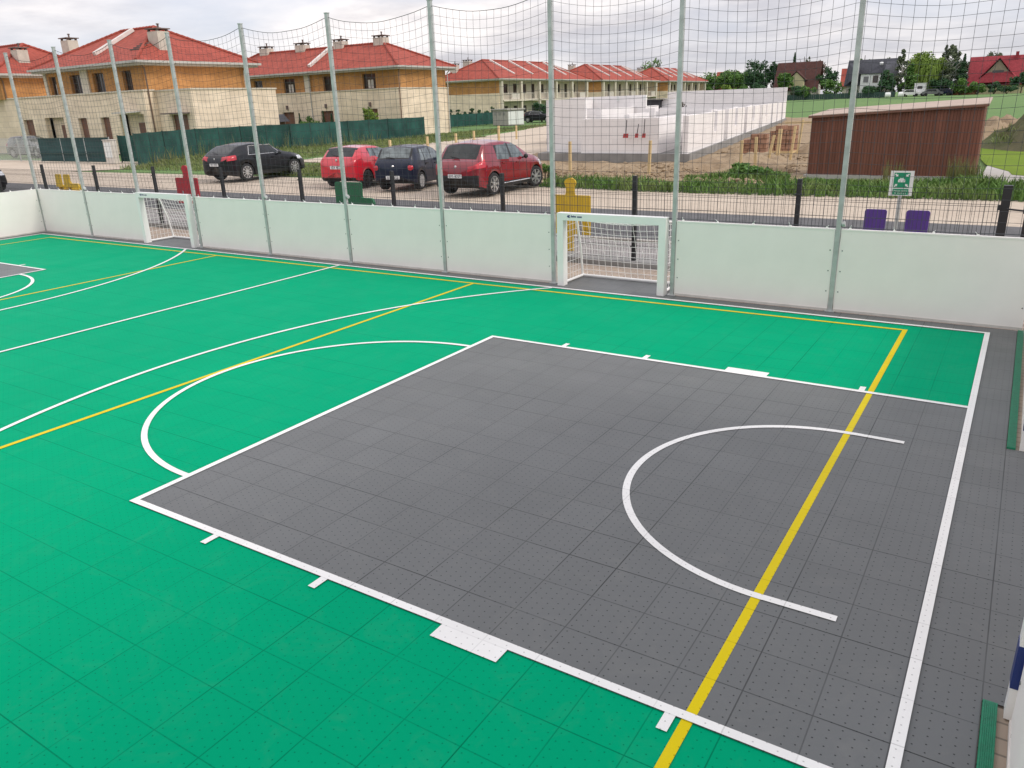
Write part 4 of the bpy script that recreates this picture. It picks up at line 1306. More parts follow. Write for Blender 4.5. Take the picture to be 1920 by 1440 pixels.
wall(mb, (lx1-.002, ly0+.4, 0), (0, 1, 0), ly1-ly0-.4, 0, ZB, .3, [])
wall(mb, (lx1-.3, ly1, 0), (-1, 0, 0), lx1-lx0-.3, 0, ZB, .3, [])
wall(mb, (lx0, ly1-.3, 0), (0, -1, 0), ly1-ly0-.7, 0, ZB, .3, [])
mb.box(lx0+.3, lx1-.3, ly0+.4, ly1-.3, ZB-.2, ZB-.02)
mb.build('lower_wall', M['cream'], H1)
mb = MB(); mb.box(lx0-.06, lx1+.06, ly0-.08, ly0+.3, ZB-.001, ZB+.09); mb.box(lx1-.25, lx1+.06, ly0+.3, 31.0, ZB-.001, ZB+.09); mb.build('coping', M['trim'], H1)
for a, b, c, d, k in DO:
    if k == 'd': opening_fill((lx0, ly0, 0), (1, 0, 0), a-lx0, b-lx0, c, d, H1, 'door', .22)
    else:
        mb = MB(); mb.box(a, b, ly0+.62, ly0+.72, 0, d); mb.build('porch_back', M['cream'], H1)
        opening_fill((lx0, ly0+.62, 0), (1, 0, 0), (a+b)/2-.15-lx0, (a+b)/2+.75-lx0, 0, 2.15, H1, 'door', -.07)
        mb = MB(); xm = (a+b)/2+1.0; mb.box(xm-.08, xm+.08, ly0+.56, ly0+.62, 1.6, 1.9); mb.build('wall_lamp', M['ch_cap'], H1)
mb = MB(); mb.prism([(-46.0, ly0, 2.88), (-43.6, ly0, 2.88), (-43.9, ly0-.9, 2.82), (-45.7, ly0-.9, 2.82)], (0, 0, .07)); mb.build('porch_canopy', M['gutter'], H1)
mb = MB()
gx0, gx1, gy0, gy1, gz1 = -42.85, -38.8, 31.0, 38.4, 4.18
wall(mb, (gx0, gy0, 0), (1, 0, 0), gx1-gx0, 0, gz1, .3, [(1.55, 3.25, 0, 2.6)])
wall(mb, (gx1-.002, gy0+.3, 0), (0, 1, 0), gy1-gy0-.3, 0, gz1, .3, [])
wall(mb, (gx1-.3, gy1, 0), (-1, 0, 0), gx1-gx0-.3, 0, gz1, .3, [])
mb.box(gx0, gx1-.3, gy0+.3, gy1-.3, gz1-.3, gz1-.1)
mb.build('garage_wing', M['cream'], H1)
mb = MB(); mb.box(gx0, gx1+.07, gy0-.07, gy0+.3, gz1, gz1+.10); mb.box(gx1-.3, gx1+.07, gy0+.3, gy1+.07, gz1, gz1+.10); mb.build('coping', M['trim'], H1)
opening_fill((gx0, gy0, 0), (1, 0, 0), 1.55, 3.25, 0, 2.6, H1, 'door', .15)
mb = MB(); mb.box(-41.6, -39.3, gy0-.7, gy0, 2.66, 2.74); mb.build('porch_canopy', M['ch_cap'], H1)
rf = hip_roof(-56.0, -42.15, 29.55, 40.1, ZE, 8.82, -51.0, -46.9, 34.7, 34.7, M['roof_red'], H1)
eave_band(-56.0, -42.15, 29.55, 40.1, ZE, H1)
chimney(-44.15, 33.0, 6.3, 8.42, 1.15, .95, rf)
firewall((-49.0, 34.3, 8.72), (-49.0, 30.9, 6.93), .34, rf)
mb = MB()
for k in range(4): mb.box(-44.9, -43.9, 31.9-.28*k, 32.0-.28*k, 7.40-.14*k, 7.48-.14*k)
mb.build('roof_steps', M['ch_cap'], rf)
downpipe(-42.78, 30.5, 0, ZE, H1, 0.5, -.8)
downpipe(-42.78, 39.0, ZB, ZE, H1, 0.5, .8, M['gutter'])

# ---- far left house, only its gable end shows
H0 = thing('terraced_house', 'house with red roof cut off by the left edge, only its end wall showing', 'house', (0, 0, 0), 0, 'two storey houses with red hipped roofs')
mb = MB(); mb.box(-76, -61.4, 29.9, 38.6, ZB, ZE-.28); mb.build('upper_wall', M['orange'], H0)
mb = MB(); mb.box(-76, -62.05, 30.6, 38.8, 0, ZB); mb.build('lower_wall', M['cream'], H0)
rf = hip_roof(-77, -60.6, 29.1, 39.4, ZE, 8.75, -71.5, -64.8, 34.2, 34.2, M['roof_red'], H0)
eave_band(-77, -60.6, 29.1, 39.4, ZE, H0)
chimney(-62.6, 32.6, 6.8, 8.3, 1.0, .9, rf)
chimney(-61.3, 36.3, 6.6, 9.1, 1.1, .9, rf)
downpipe(-61.3, 30.1, ZB, ZE, H0, 0.6, -.6)

# ---- second house
H2 = thing('terraced_house', 'long red roofed house with four chimneys along its ridge', 'house', (0, 0, 0), 0, 'two storey houses with red hipped roofs')
x0, x1, y0, y1 = -64.0, -40.3, 54.4, 61.7
OP2 = [(-59.9, -58.6), (-55.45, -53.8), (-49.85, -48.3), (-44.65, -43.0)]
mb = MB()
wall(mb, (x0, y0, 0), (1, 0, 0), x1-x0, ZB, ZE-.28, .35, [(a-x0, b-x0, ZB+.06, 5.68) for a, b in OP2])
wall(mb, (x1-.002, y0+.35, 0), (0, 1, 0), y1-y0-.35, ZB, ZE-.28, .3, [])
wall(mb, (x1-.3, y1, 0), (-1, 0, 0), x1-x0-.3, ZB, ZE-.28, .3, [])
mb.build('upper_wall', M['orange'], H2)
for k, (a, b) in enumerate(OP2): opening_fill((x0, y0, 0), (1, 0, 0), a-x0, b-x0, ZB+.06, 5.68, H2, 'window', .2, curtain=(k in (1, 3)))
mb = MB(); mb.box(-52.3, -51.6, y0-.14, y0-.002, 0, ZE-.28); mb.build('pilaster', M['trim'], H2)
mb = MB()
D2 = [(-55.9, -54.2, 0, 2.5), (-50.4, -48.7, 0, 2.5), (-44.55, -42.9, 0, 2.55)]
wall(mb, (x0, y0-.2, 0), (1, 0, 0), x1+.1-x0, 0, ZB, .4, [(a-x0, b-x0, c, d) for a, b, c, d in D2])
wall(mb, (x1+.098, y0+.2, 0), (0, 1, 0), y1-y0, 0, ZB, .3, [])
wall(mb, (x1-.2, y1+.2, 0), (-1, 0, 0), x1-x0-.3, 0, ZB, .3, [])
mb.build('lower_wall', M['cream'], H2)
mb = MB(); mb.box(x0, x1+.16, y0-.28, y0, ZB-.001, ZB+.09); mb.box(x1-.1, x1+.16, y0, y1+.2, ZB-.001, ZB+.09); mb.build('coping', M['trim'], H2)
for a, b, c, d in D2:
    opening_fill((x0, y0-.2, 0), (1, 0, 0), a-x0, b-x0, c, d, H2, 'door', .25)
    mb = MB(); xm = (a+b)/2; mb.box(xm-.09, xm+.09, y0-.36, y0-.2, 2.75, 3.15); mb.build('wall_lamp', M['ch_cap'], H2)
rf = hip_roof(-66, -39.5, 53.6, 62.5, ZE, 8.52, -62.5, -44.6, 57.8, 57.8, M['roof_red'], H2)
eave_band(-66, -39.5, 53.6, 62.5, ZE, H2)
for cx in (-45.0, -50.35, -55.8, -61.3): chimney(cx, 57.9, 8.0, 9.2, 1.25, .9, rf)
firewall((-51.4, 57.5, 8.45), (-51.4, 54.3, 6.65), .34, rf)
downpipe(x1+.22, y0-.1, 0, ZE, H2, .6, -.5)
downpipe(x1+.22, y1, 0, ZE, H2, .6, .5, M['gutter'])
downpipe(-51.5, y0-.25, 0, ZE, H2, 0, -.6, M['gutter'])

# ---- balcony terraces in a row to the right
def terrace(y0, y1, nb, label, zg, first=False):
    t = thing('terraced_house', label, 'house', (0, 0, 0), 0, 'two storey houses with red hipped roofs')
    xl, xr = -69.6, -60.0; xb = -58.5          # xb: balcony line
    mb = MB(); mb.box(xl, xb, y0, y0+.35, ZB-.1, ZE-.28); mb.build('end_wall_upper', M['orange'], t)
    mb = MB(); mb.box(xl, xb+.02, y0-.04, y0+.37, zg, ZB-.1); mb.build('end_wall_lower', M['cream'], t)
    mb = MB(); mb.box(xl, xl+.3, y0+.37, y1, zg, ZE-.28); mb.box(xl, xb, y1, y1+.3, zg, ZE-.28); mb.build('rear_wall', M['cream'], t)
    L = y1-y0-.4; bw = L/nb
    ops = []; fills = []
    for k in range(nb):
        u = k*bw
        ops += [(u+.5, u+1.5, 3.3, 5.55), (u+bw*.58, u+bw*.58+1.25, 4.1, 5.5)]
        ops += [(u+.5, u+1.6, zg, 2.3), (u+bw*.58, u+bw*.58+1.2, 1.2, 2.3)]
    mb = MB()
    up_ = [o for o in ops if o[2] > 3]; lo_ = [o for o in ops if o[2] < 3]
    wall(mb, (xr, y0+.4, 0), (0, 1, 0), L, 3.0, ZE-.28, .3, up_)
    wall(mb, (xr, y0+.4, 0), (0, 1, 0), L, zg, 3.0, .3, lo_)
    mb.build('balcony_wall', M['trim'], t)
    for o in up_:
        opening_fill((xr, y0+.4, 0), (0, 1, 0), o[0], o[1], o[2], o[3], t, 'window', .12)
    for k, o in enumerate(lo_[:6]):
        opening_fill((xr, y0+.4, 0), (0, 1, 0), o[0], o[1], o[2], o[3], t, 'window', .12)
    mb = MB()
    for k in range(nb):
        ya = y0+.4+k*bw; mb.box(xr+.01, xb+(.6 if k % 2 == 0 else .25), ya+.05, ya+bw-.05, 2.98, 3.2)
    mb.build('balcony_slab', M['trim'], t)
    for k in range(nb+1):
        ya = y0+.4+k*bw
        mb = MB(); mb.box(xb-.05, xb+.45, ya-.22, ya+.22, zg, ZE-.28)
        mb.build('balcony_pillar', M['trim'], t)
    for k in range(nb):
        ya = y0+.4+k*bw
        mb = MB(); n = 22
        for q in range(n+1):
            y = ya+.3+(bw-.6)*q/n; mb.box(xb+.2, xb+.23, y-.012, y+.012, 3.2, 4.1)
        mb.box(xb+.19, xb+.24, ya+.25, ya+bw-.25, 4.1, 4.15); mb.box(xb+.19, xb+.24, ya+.25, ya+bw-.25, 3.25, 3.29)
        if k % 2 == 0: mb.box(xb+.18, xb+.20, ya+bw*.55, ya+bw-.3, 3.22, 4.12)
        mb.build('balustrade', M['plaster'], t)
    rf = hip_roof(xl-.8, xb+.65, y0-.8, y1+1.0, ZE, 9.15, -64.1, -64.1, y0+4.2, y1-4.2, M['roof_red'], t)
    eave_band(xl-.8, xb+.65, y0-.8, y1+1.0, ZE, t)
    for k in range(1, nb):
        ya = y0+.4+k*bw
        if y0+4.0 < ya < y1-3.6: firewall((-63.9, ya, 9.1), (-59.4, ya, 6.88), .35, rf)
    firewall((-63.4, y1-4.3, 8.95), (-59.6, y1-1.4, 6.8), .35, rf)
    chimney(-66.5, y0+3.6, 7.0, 9.25, 1.2, .9, rf)
    if zg == .5: chimney(-67.6, y0+1.6, 6.4, 8.7, 1.2, .9, rf)
    return t
H3 = terrace(98.9, 127.0, 5, 'red roofed terrace with balconies, nearest of the row behind the white block walls', 0.5)
terrace(133.2, 158.5, 5, 'middle red roofed terrace of the balcony row behind the white block walls', .95)
terrace(165.5, 188.5, 5, 'farthest red roofed terrace of the balcony row, beside the far trees', 1.2)
# garden shed roof between house one and house two
t = thing('garden_shed', 'small grey roofed garden shed behind the green screen fence', 'shed', (-54.3, 50.5, 0))
mb = MB(); mb.box(-1.6, 1.6, -1, 1, 0, 1.7); mb.build('wall', M['door'], t)
mb = MB(); mb.prism([(-2.1, -1.3, 1.65), (2.0, -1.3, 1.65), (1.2, -1.3, 2.35), (-1.1, -1.3, 2.35)], (0, 2.6, 0)); mb.build('roof', M['roof_grey'], t)

# ================================================================== SCREEN FENCES AND SMALL BUILDINGS OF THE ESTATE
def screen_fence(pts, h, label, mat, step=2.5, z_off=0.0, post=M['galv'], gap=0.06, wav=.05, name='screen_fence'):
    t = thing(name, label, 'fence', (pts[0][0], pts[0][1], gz(*pts[0])))
    o = Vector((pts[0][0], pts[0][1], 0)); zb = gz(*pts[0])
    P = [Vector((x, y, 0))-o for x, y in pts]
    k = 0
    for a, b in zip(P[:-1], P[1:]):
        L = (b-a).length; n = max(1, round(L/step)); d = (b-a)/n
        for i in range(n):
            p = a+d*i; q = p+d
            zp = gz(*(p+o)[:2])-zb; zq = gz(*(q+o)[:2])-zb
            mb = MB(); m_ = 10
            nrm = Vector((-d.y, d.x, 0)).normalized()
            for u in range(m_+1):
                r = p.lerp(q, u/m_); w = wav*math.sin(math.pi*u/m_)*math.sin(k*1.7+1)
                zz = zp+(zq-zp)*u/m_
                for v in range(4):
                    f = v/3; bl = w*math.sin(math.pi*f)+.015*noise.noise(Vector((u*.7, v, k)))
                    mb.v.append(r+nrm*bl+Vector((0, 0, zz+gap+(h-gap-.02*math.sin(math.pi*u/m_))*f)))
            for u in range(m_):
                for v in range(3):
                    mb.f.append((u*4+v, (u+1)*4+v, (u+1)*4+v+1, u*4+v+1)); mb.m.append(0)
            nn = len(mb.v); top = [tuple(Vector(v_)+nrm*.012) for v_ in mb.v]
            mb.v += top; mb.f += [tuple(x+nn for x in f[::-1]) for f in list(mb.f)]; mb.m += [0]*(len(mb.f)-len(mb.m))
            mb.build('screen_panel', mat, t)
            mb = MB(); mb.tube([p+Vector((0, 0, zp)), p+Vector((0, 0, zp+h+.03))], .03, 6); mb.build('fence_post', post, t)
            k += 1
        mb = MB(); mb.tube([b+Vector((0, 0, zq)), b+Vector((0, 0, zq+h+.03))], .03, 6); mb.build('fence_post', post, t)
    return t
M['postgreen'] = pm('green fence post', (0.02, 0.055, 0.045), 0.6, 0.2, 4)
screen_fence([(-31.0, 21.2), (-33.4, 24.6), (-35.4, 28.3), (-36.2, 32.5), (-35.7, 36.5), (-36.2, 43.0), (-36.8, 48.5), (-36.6, 53.2)], 1.72, 'long dark green screen fence running back along the tall grass past the houses', M['mesh_green'], 2.3, post=M['postgreen'])
t = screen_fence([(-44.3, 23.0), (-36.4, 23.05)], 1.47, 'dark teal covered sliding gate left of the white meter post', M['gate_green'], 2.65, wav=.01, gap=.05, name='screen_gate')
mb = MB()
for z in (.06, .52, 1.44): mb.box(0, 7.9, -.05, -.02, z, z+.04)
mb.build('gate_rail', M['postgreen'], t)
t = screen_fence([(-36.2, 23.5), (-33.4, 23.9)], 1.55, 'short dark green screen behind the white meter post', M['mesh_green'], 1.4, post=M['postgreen'])
t = thing('meter_post', 'white meter post at the right end of the teal gate', 'post', (-35.9, 22.75, 0), R(12))
mb = MB(); mb.box(-.31, .31, -.2, .2, 0, 1.32); mb.box(-.34, .34, -.24, .24, 1.32, 1.36); mb.build('cabinet', M['plaster'], t)
mb = MB(); mb.box(-.25, .25, -.215, -.2, .35, 1.2); mb.build('door', M['signwhite'], t)
# see-through grey fence in front of the dark car at the left
t = thing('rail_fence', 'thin grey wire fence at the left edge in front of a dark car', 'fence', (-56, 23.2, 0))
for k in range(5):
    mb = MB(); mb.box(k*2.9-.03, k*2.9+.03, -.03, .03, 0, 1.5); mb.build('fence_post', M['galv'], t)
mb = MB()
for k in range(232): mb.box(k*.05-.004, k*.05+.004, -.004, .004, .05, 1.46)
for z in (.06, .5, .95, 1.45): mb.box(0, 11.6, -.012, .012, z, z+.025)
mb.build('wire_panel', M['galv'], t)
# grey and green screens near the second house
screen_fence([(-48.0, 64.5), (-44.8, 66.0)], 1.3, 'grey low screen fence at the foot of the second house', M['paint_grey'], 1.6, post=M['postgreen'])
screen_fence([(-50.2, 73.8), (-49.2, 79.5), (-48.5, 83.5)], 1.45, 'dark green panel fence below the conifer hedge', M['mesh_green'], 2.0, post=M['postgreen'])
# transformer kiosk
t = thing('utility_kiosk', 'pale utility kiosk with flat roof at the end of the green panel fence', 'kiosk', (-44.3, 79.2, gz(0, 79)), R(-28))
mb = MB(); mb.box(-1.9, 1.9, -1.1, 1.1, 0, 1.75); mb.build('cabinet', M['kerb'], t)
mb = MB(); mb.box(-2.05, 2.05, -1.25, 1.25, 1.75, 1.9); mb.build('roof', M['concrete'], t)
for s in (-.55, .55):
    mb = MB(); mb.box(1.9, 1.93, s-.5, s+.5, .1, 1.6); mb.build('door', M['signwhite'], t)
mb = MB()
for x in (-1.2, -.1, 1.0): mb.box(x-.3, x+.3, -1.12, -1.1, 1.15, 1.45)
mb.build('vent_grille', M['conc_dark'], t)

# ================================================================== BUILDING SITE
FX, FYY = -2.02, 27.13
ev = Vector((-.998, .03, 0)).normalized(); dv = Vector((-.172, .985, 0)).normalized()
t = thing('unfinished_house', 'unfinished building of white aerated block walls on a grey foundation slab', 'building', (FX, FYY, 0))
def Q(a, b, z=0): return ev*a+dv*b+Vector((0, 0, z))
ZS = .36
def sl(b): return gz(FX+dv.x*b, FYY+dv.y*b)
mb = MB()
mb.prism([Q(0, 0, -.2), Q(7.4, 0, -.2), Q(7.4, 14, -.2), Q(12.6, 14, -.2), Q(12.6, 51.2, -.2), Q(0, 51.2, -.2)], (0, 0, ZS+.2)); mb.build('foundation_slab', M['conc_dark'], t)
def bw(name, a0, a1, b0, b1, z1, z0=ZS, ops=()):
    mb = MB()
    mb.obox(Q(a0, b0, z0), ev*(a1-a0), dv*(b1-b0), (0, 0, z1-z0))
    return mb.build(name, M['block'], t)
bw('block_wall', 5.15, 7.2, .75, 1.0, 2.65)
bw('block_wall', 6.95, 7.2, 1.0, 9.0, 2.65)
bw('block_wall', 1.42, 5.15, .12, .36, 1.80)
bw('block_wall', 4.91, 5.15, .36, 1.0, 1.80)
bw('block_wall', 1.42, 1.66, .36, 6.5, 1.80)
bw('block_wall', .12, .36, 6.5, 6.9, 1.86)
bw('block_wall', .36, 1.42, 6.3, 6.54, 1.80)
# long outer wall with full height gaps and window gaps
segs = [(.1, 6.5, 1.86)]
b = 8.0
bw('block_wall', .12, .36, .1, 6.5, 1.86)
lens = [(7.7, 10.2), (11.6, 14.3), (15.3, 18.6), (20.0, 23.0), (24.0, 27.2), (28.6, 31.5), (32.5, 36), (37.2, 41), (42.2, 46), (47, 51)]
for (p, q) in lens: bw('block_wall', .12, .36, p, q, 1.9)
for (p, q) in ((6.5, 7.7), (14.3, 15.3), (23.0, 24.0), (31.5, 32.5)): bw('parapet_wall', .14, .34, p, q, .95)
for (p, q) in ((10.2, 11.6), (18.6, 20.0), (27.2, 28.6)): bw('recess_wall', .8, 1.0, p-.3, q+.3, 1.9)
# cross walls and taller party walls
for k, bb in enumerate((13.0, 19.4, 25.8, 32.2, 38.6, 45.0)): bw('cross_wall', .36, 12, bb, bb+.24, 1.86)
bw('cross_wall', 3.9, 8.4, 7.4, 7.64, 2.75)
bw('cross_wall', 3.4, 3.9, 7.4, 7.64, 2.1)
bw('cross_wall', 4.5, 4.75, 1.2, 7.4, 2.2)
bw('cross_wall', 8.16, 8.4, 7.64, 14, 2.7)
bw('cross_wall', 2.9, 3.14, .5, 4.2, 1.95)
bw('cross_wall', 5.2, 6.9, 4.4, 4.64, 2.2)
bw('cross_wall', 9.4, 12, 14.2, 14.44, 2.45)
bw('cross_wall', 6.0, 6.24, 13.3, 19.3, 2.15)
bw('cross_wall', 7.5, 12, 32.6, 32.84, 2.5)
bw('gable_wall', .12, 12.5, 50.9, 51.15, 3.2)
bw('cross_wall', 12, 12.25, 14, 50.9, 1.9)
mb = MB()
for k in range(9):
    a = 3.9+.5*k
    if k % 3 == 0: mb.obox(Q(a, 7.42, 2.5), ev*.14, dv*-.05, (0, 0, .22))
mb.build('mortar_patch', M['signwhite'], t)
# tools leaning on the front wall
def tool(x, hgt, lean, label, blade):
    o = thing('garden_tool', label, 'tool', (x, 27.02, 1.02), 0, 'tools hanging on the block wall')
    mb = MB(); mb.tube([(0, 0, .0), (lean, .06, hgt)], .018, 6); mb.build('handle', M['ink'], o)
    mb = MB(); mb.prism([(-blade, -.03, .0), (blade, -.03, .0), (blade*.9, .02, .17), (-blade*.9, .02, .17)], (0, .03, 0)); mb.build('blade', M['toolred'], o)
tool(-4.85, .72, .02, 'broad red shovel hanging on the white block wall', .12)
tool(-4.35, .55, .06, 'small red shovel in the middle of the three hanging tools', .075)
tool(-4.02, .74, .01, 'narrow red spade at the right of the three hanging tools', .075)
# dark skip and brushwood beyond the walls
t = thing('site_container', 'dark grey open container behind the white block walls', 'container', (-17.7, 60.0, gz(-17.5, 60)))
mb = MB(); mb.box(-1.35, 1.2, -.9, .9, .3, 2.35); mb.box(-1.45, 1.3, -1, 1, 2.35, 2.48); mb.build('container_body', M['ink'], t)
mb = MB(); mb.box(-1.6, 1.7, -1.1, 1.1, 2.5, 2.56); mb.build('lid', M['kerb'], t)

# brick pallets
def pallet(x, y, nx, nz, label, rz):
    t = thing('brick_stack', label, 'brick stack', (x, y, .04), rz, 'stacks of orange hollow bricks')
    mb = MB(); mb.box(-.55, .55, -.45, .45, 0, .12); mb.build('pallet', M['wood_pale'], t)
    rnd = random.Random(int(x*10+y)); mb = MB()
    for k in range(nz):
        for i in range(nx):
            if k == nz-1 and rnd.random() < .3: continue
            a = -.5+i*(1.0/nx)
            mb.box(a+rnd.uniform(0, .02), a+1.0/nx-.012, -.42+rnd.uniform(-.03, .03), .42, .125+k*.215, .125+k*.215+.205)
    mb.build('bricks', M['brickorange'], t)
pallet(-.05, 29.6, 3, 4, 'nearer stack of orange hollow bricks behind the stakes', R(8))
pallet(.35, 32.6, 4, 5, 'farther stack of orange hollow bricks near the long block wall', R(-6))

# soil heaps
def heap(name, cx, cy, sx, sy, h, mat, seed, label=None, rz=0, zb=-.03, n=44):
    mb = MB()
    for j in range(n+1):
        for i in range(n+1):
            u, v = i/n*2-1, j/n*2-1
            r = math.hypot(u, v)
            f = max(0, 1-r**1.6)
            x, y = u*sx, v*sy
            nz = noise.fractal(Vector((x*1.1+seed, y*1.1, seed)), 1.0, 2.0, 5)
            mb.v.append((x, y, h*f*(1+.75*nz)+.16*nz*min(1, f*4)+(-.08 if r > 1 else 0)))
    for j in range(n):
        for i in range(n):
            k = j*(n+1)+i; mb.f.append((k, k+1, k+n+2, k+n+1)); mb.m.append(0)
    o = mb.build(name, mat, smooth=True, loc=(cx, cy, zb)); o.rotation_euler = (0, 0, rz)
    tag(o, label, 'soil heap')
    return o
heap('soil_heap', -5.8, 23.2, 4.4, 2.2, .20, M['dirt'], 3, 'long low heap of dry soil in front of the white block walls')
heap('soil_heap', .6, 25.8, 2.5, 3.6, .42, M['dirt'], 7, 'heap of dry soil right of the foundation corner')
heap('soil_heap', 2.2, 35.5, 2.0, 5.0, .5, M['dirt'], 11, 'heap of dry soil behind the brick stacks')
heap('soil_heap', 12.8, 38.5, 5.2, 5.2, 2.1, M['mound'], 15, 'weedy dark soil mound at the right edge behind the brown shed')
heap('soil_heap', 9.2, 48, 4.5, 4.0, .8, M['dirt'], 19, 'low bare soil ridge behind the weedy mound')

# stakes
def stake(x, y, h, label, group, w=.05, tilt=(0, 0)):
    o = None
    mb = MB(); mb.prism([(-w/2, -w/2, 0), (w/2, -w/2, 0), (w/2, w/2, 0), (-w/2, w/2, 0)], (tilt[0], tilt[1], h))
    o = mb.build('timber_stake', M['wood_pale'], loc=(x, y, gz(x, y)-.02))
    tag(o, label, 'stake', group)
    return o
G2 = 'stakes along the gravel drive'; G3 = 'stakes around the building site'
stake(-18.53, 27.58, 1.0, 'pale stake behind the roof of the bright red hatchback', G2, .11)
stake(-18.9, 31.2, 1.0, 'pale stake standing behind the dark blue hatchback', G2, .11)
stake(-18.6, 33.5, 1.05, 'pale stake behind the net pole left of the dark red car', G2, .11)
stake(-20.9, 38.6, 1.0, 'pale stake behind the roof of the dark red car', G2, .11)
stake(-24.3, 46.7, 1.05, 'pale stake in the line left of the utility kiosk', G2, .13)
stake(-23.8, 48.4, 1.0, 'pale stake nearest to the left end of the block walls', G2, .11)
for (x, y, h, lb, tl) in ((-4.33, 21.1, 1.21, 'thin stake behind the yellow figure panel', (0, 0)), (-1.48, 21.66, 1.2, 'timber stake in front of the block wall left of the long net pole', (.03, 0)),
                      (1.35, 23.0, 1.12, 'timber stake left of the brick stacks', (.01, 0)), (1.72, 23.5, 1.2, 'timber stake second left of the brick stacks', (-.02, 0)),
                      (1.5, 25.8, 1.15, 'leaning stake in front of the nearer brick stack', (.20, 0)), (1.15, 28.6, 1.26, 'thick pale stake right of the brick stacks', (.05, 0)), (1.6, 28.9, 1.35, 'pale stake third from the brown shed', (.10, 0)), (1.12, 32.0, 1.5, 'tall pale stake tied to the rail near the brown shed', (.14, 0)), (1.4, 33.6, 1.45, 'pale stake at the end of the rail beside the brown shed', (.12, 0))):
    stake(x, y, h, lb, G3, .085 if 'thick' not in lb else .13, tl)
mb = MB(); mb.obox((-.05, 34.2, 1.25), (1.65, -.7, .02), (.02, .03, 0), (0, 0, .09)); tag(mb.build('timber_rail', M['wood_pale']), 'pale horizontal rail nailed across the stakes left of the brown shed', 'rail')

# loose clods on the soil
def clods(n, seed):
    rnd = random.Random(seed); mb = MB()
    for q in range(n):
        if rnd.random() < .6: x, y = rnd.uniform(-7.4, 3.2), rnd.gauss(22.0, 1.6)
        else: x, y = rnd.uniform(-3, 3.2), rnd.uniform(19, 40)
        if y < 18.6 or (y > 26.3 and x < -1.4-.17*(y-26)): continue
        r = rnd.choice((.025, .04, .05, .08, .13))*rnd.uniform(.7, 1.3)
        z = .02+.10*(noise.fractal(Vector((x*0.9, y*0.9, 5)), 1.0, 2.0, 4)+.25)
        P = [Vector((math.cos(k*1.257), math.sin(k*1.257), rnd.uniform(-.1, .4)))*r*rnd.uniform(.7, 1.25) for k in range(5)]
        c = Vector((x, y, z))
        mb.add([c+p for p in P]+[c+Vector((0, 0, r*rnd.uniform(.5, 1.0)))]+[c+p*.8-Vector((0, 0, r*.5)) for p in P], [(k, (k+1) % 5, 5) for k in range(5)]+[(6+k, 6+(k+1) % 5, (k+1) % 5, k) for k in range(5)])
    tag(mb.build('soil_clods', M['dirt']), 'clods and stones scattered on the dry soil', 'soil', kind='stuff')
clods(2600, 3)

# brown shed
t = thing('metal_shed', 'low rusty brown shed clad in ribbed sheet with a flat overhanging roof', 'shed', (0, 0, 0))
A, B, C_, D = Vector((3.80, 22.15, 0)), Vector((8.50, 22.15, 0)), Vector((8.45, 24.6, 0)), Vector((3.9, 24.6, 0))
mb = MB(); mb.prism([A+Vector((-.1, -.1, -.05)), B+Vector((.1, -.1, -.05)), C_+Vector((.1, .1, -.05)), D+Vector((-.1, .1, -.05))], (0, 0, .13)); mb.build('plinth', M['concrete'], t)
mb = MB()
hA, hB = 1.83, 2.06
P = [A+Vector((0, 0, .08)), B+Vector((0, 0, .08)), C_+Vector((0, 0, .08)), D+Vector((0, 0, .08)), A+Vector((0, 0, hA)), B+Vector((0, 0, hB)), C_+Vector((0, 0, hB+.12)), D+Vector((0, 0, hA+.12))]
mb.add(P, [(0, 1, 5, 4), (1, 2, 6, 5), (2, 3, 7, 6), (3, 0, 4, 7)]); mb.build('wall', M['rust'], t)
M['shed_roof'] = pm('weathered pinkish roof sheet', (0.42, 0.33, 0.27), 0.8, 0.10, 2)
mb = MB()
o = .10
mb.add([A+Vector((-o, -o, hA)), B+Vector((o, -o, hB)), C_+Vector((o, o, hB+.14)), D+Vector((-o, o, hA+.14)), A+Vector((-o, -o, hA+.05)), B+Vector((o, -o, hB+.05)), C_+Vector((o, o, hB+.19)), D+Vector((-o, o, hA+.19))],
       [(3, 2, 1, 0), (4, 5, 6, 7), (0, 1, 5, 4), (1, 2, 6, 5), (2, 3, 7, 6), (3, 0, 4, 7)]); mb.build('roof', M['shed_roof'], t)
mb = MB(); mb.quad(A+Vector((-o, -o-.003, hA-.03)), B+Vector((o, -o-.003, hB-.03)), B+Vector((o, -o-.003, hB+.03)), A+Vector((-o, -o-.003, hA+.03))); mb.build('fascia', M['door'], t)

# concrete apron and bright lawn right of the shed
band_sheet('concrete_apron', [(18.6, 8.9, 26), (20.5, 8.7, 26), (22.6, 8.65, 26)], M['concrete'], -0.01, nx=30, step=.5, jag=.03, seed=6)
mb = MB(); mb.add([(8.65, 22.6, -.008), (26, 22.6, -.008), (26, 20, -.008+.0), (8.6, 27.8, -.008)], [(0, 1, 3)]); tag(mb.build('concrete_apron', M['concrete']), kind='structure')
band_sheet('lawn', [(21.5, 12.5, 30), (24.0, 9.5, 30), (27.5, 8.6, 30), (34, 8.0, 30), (42, 7.4, 30)], M['lawn'], 0.0, nx=20, step=1.0, jag=.1, seed=8)

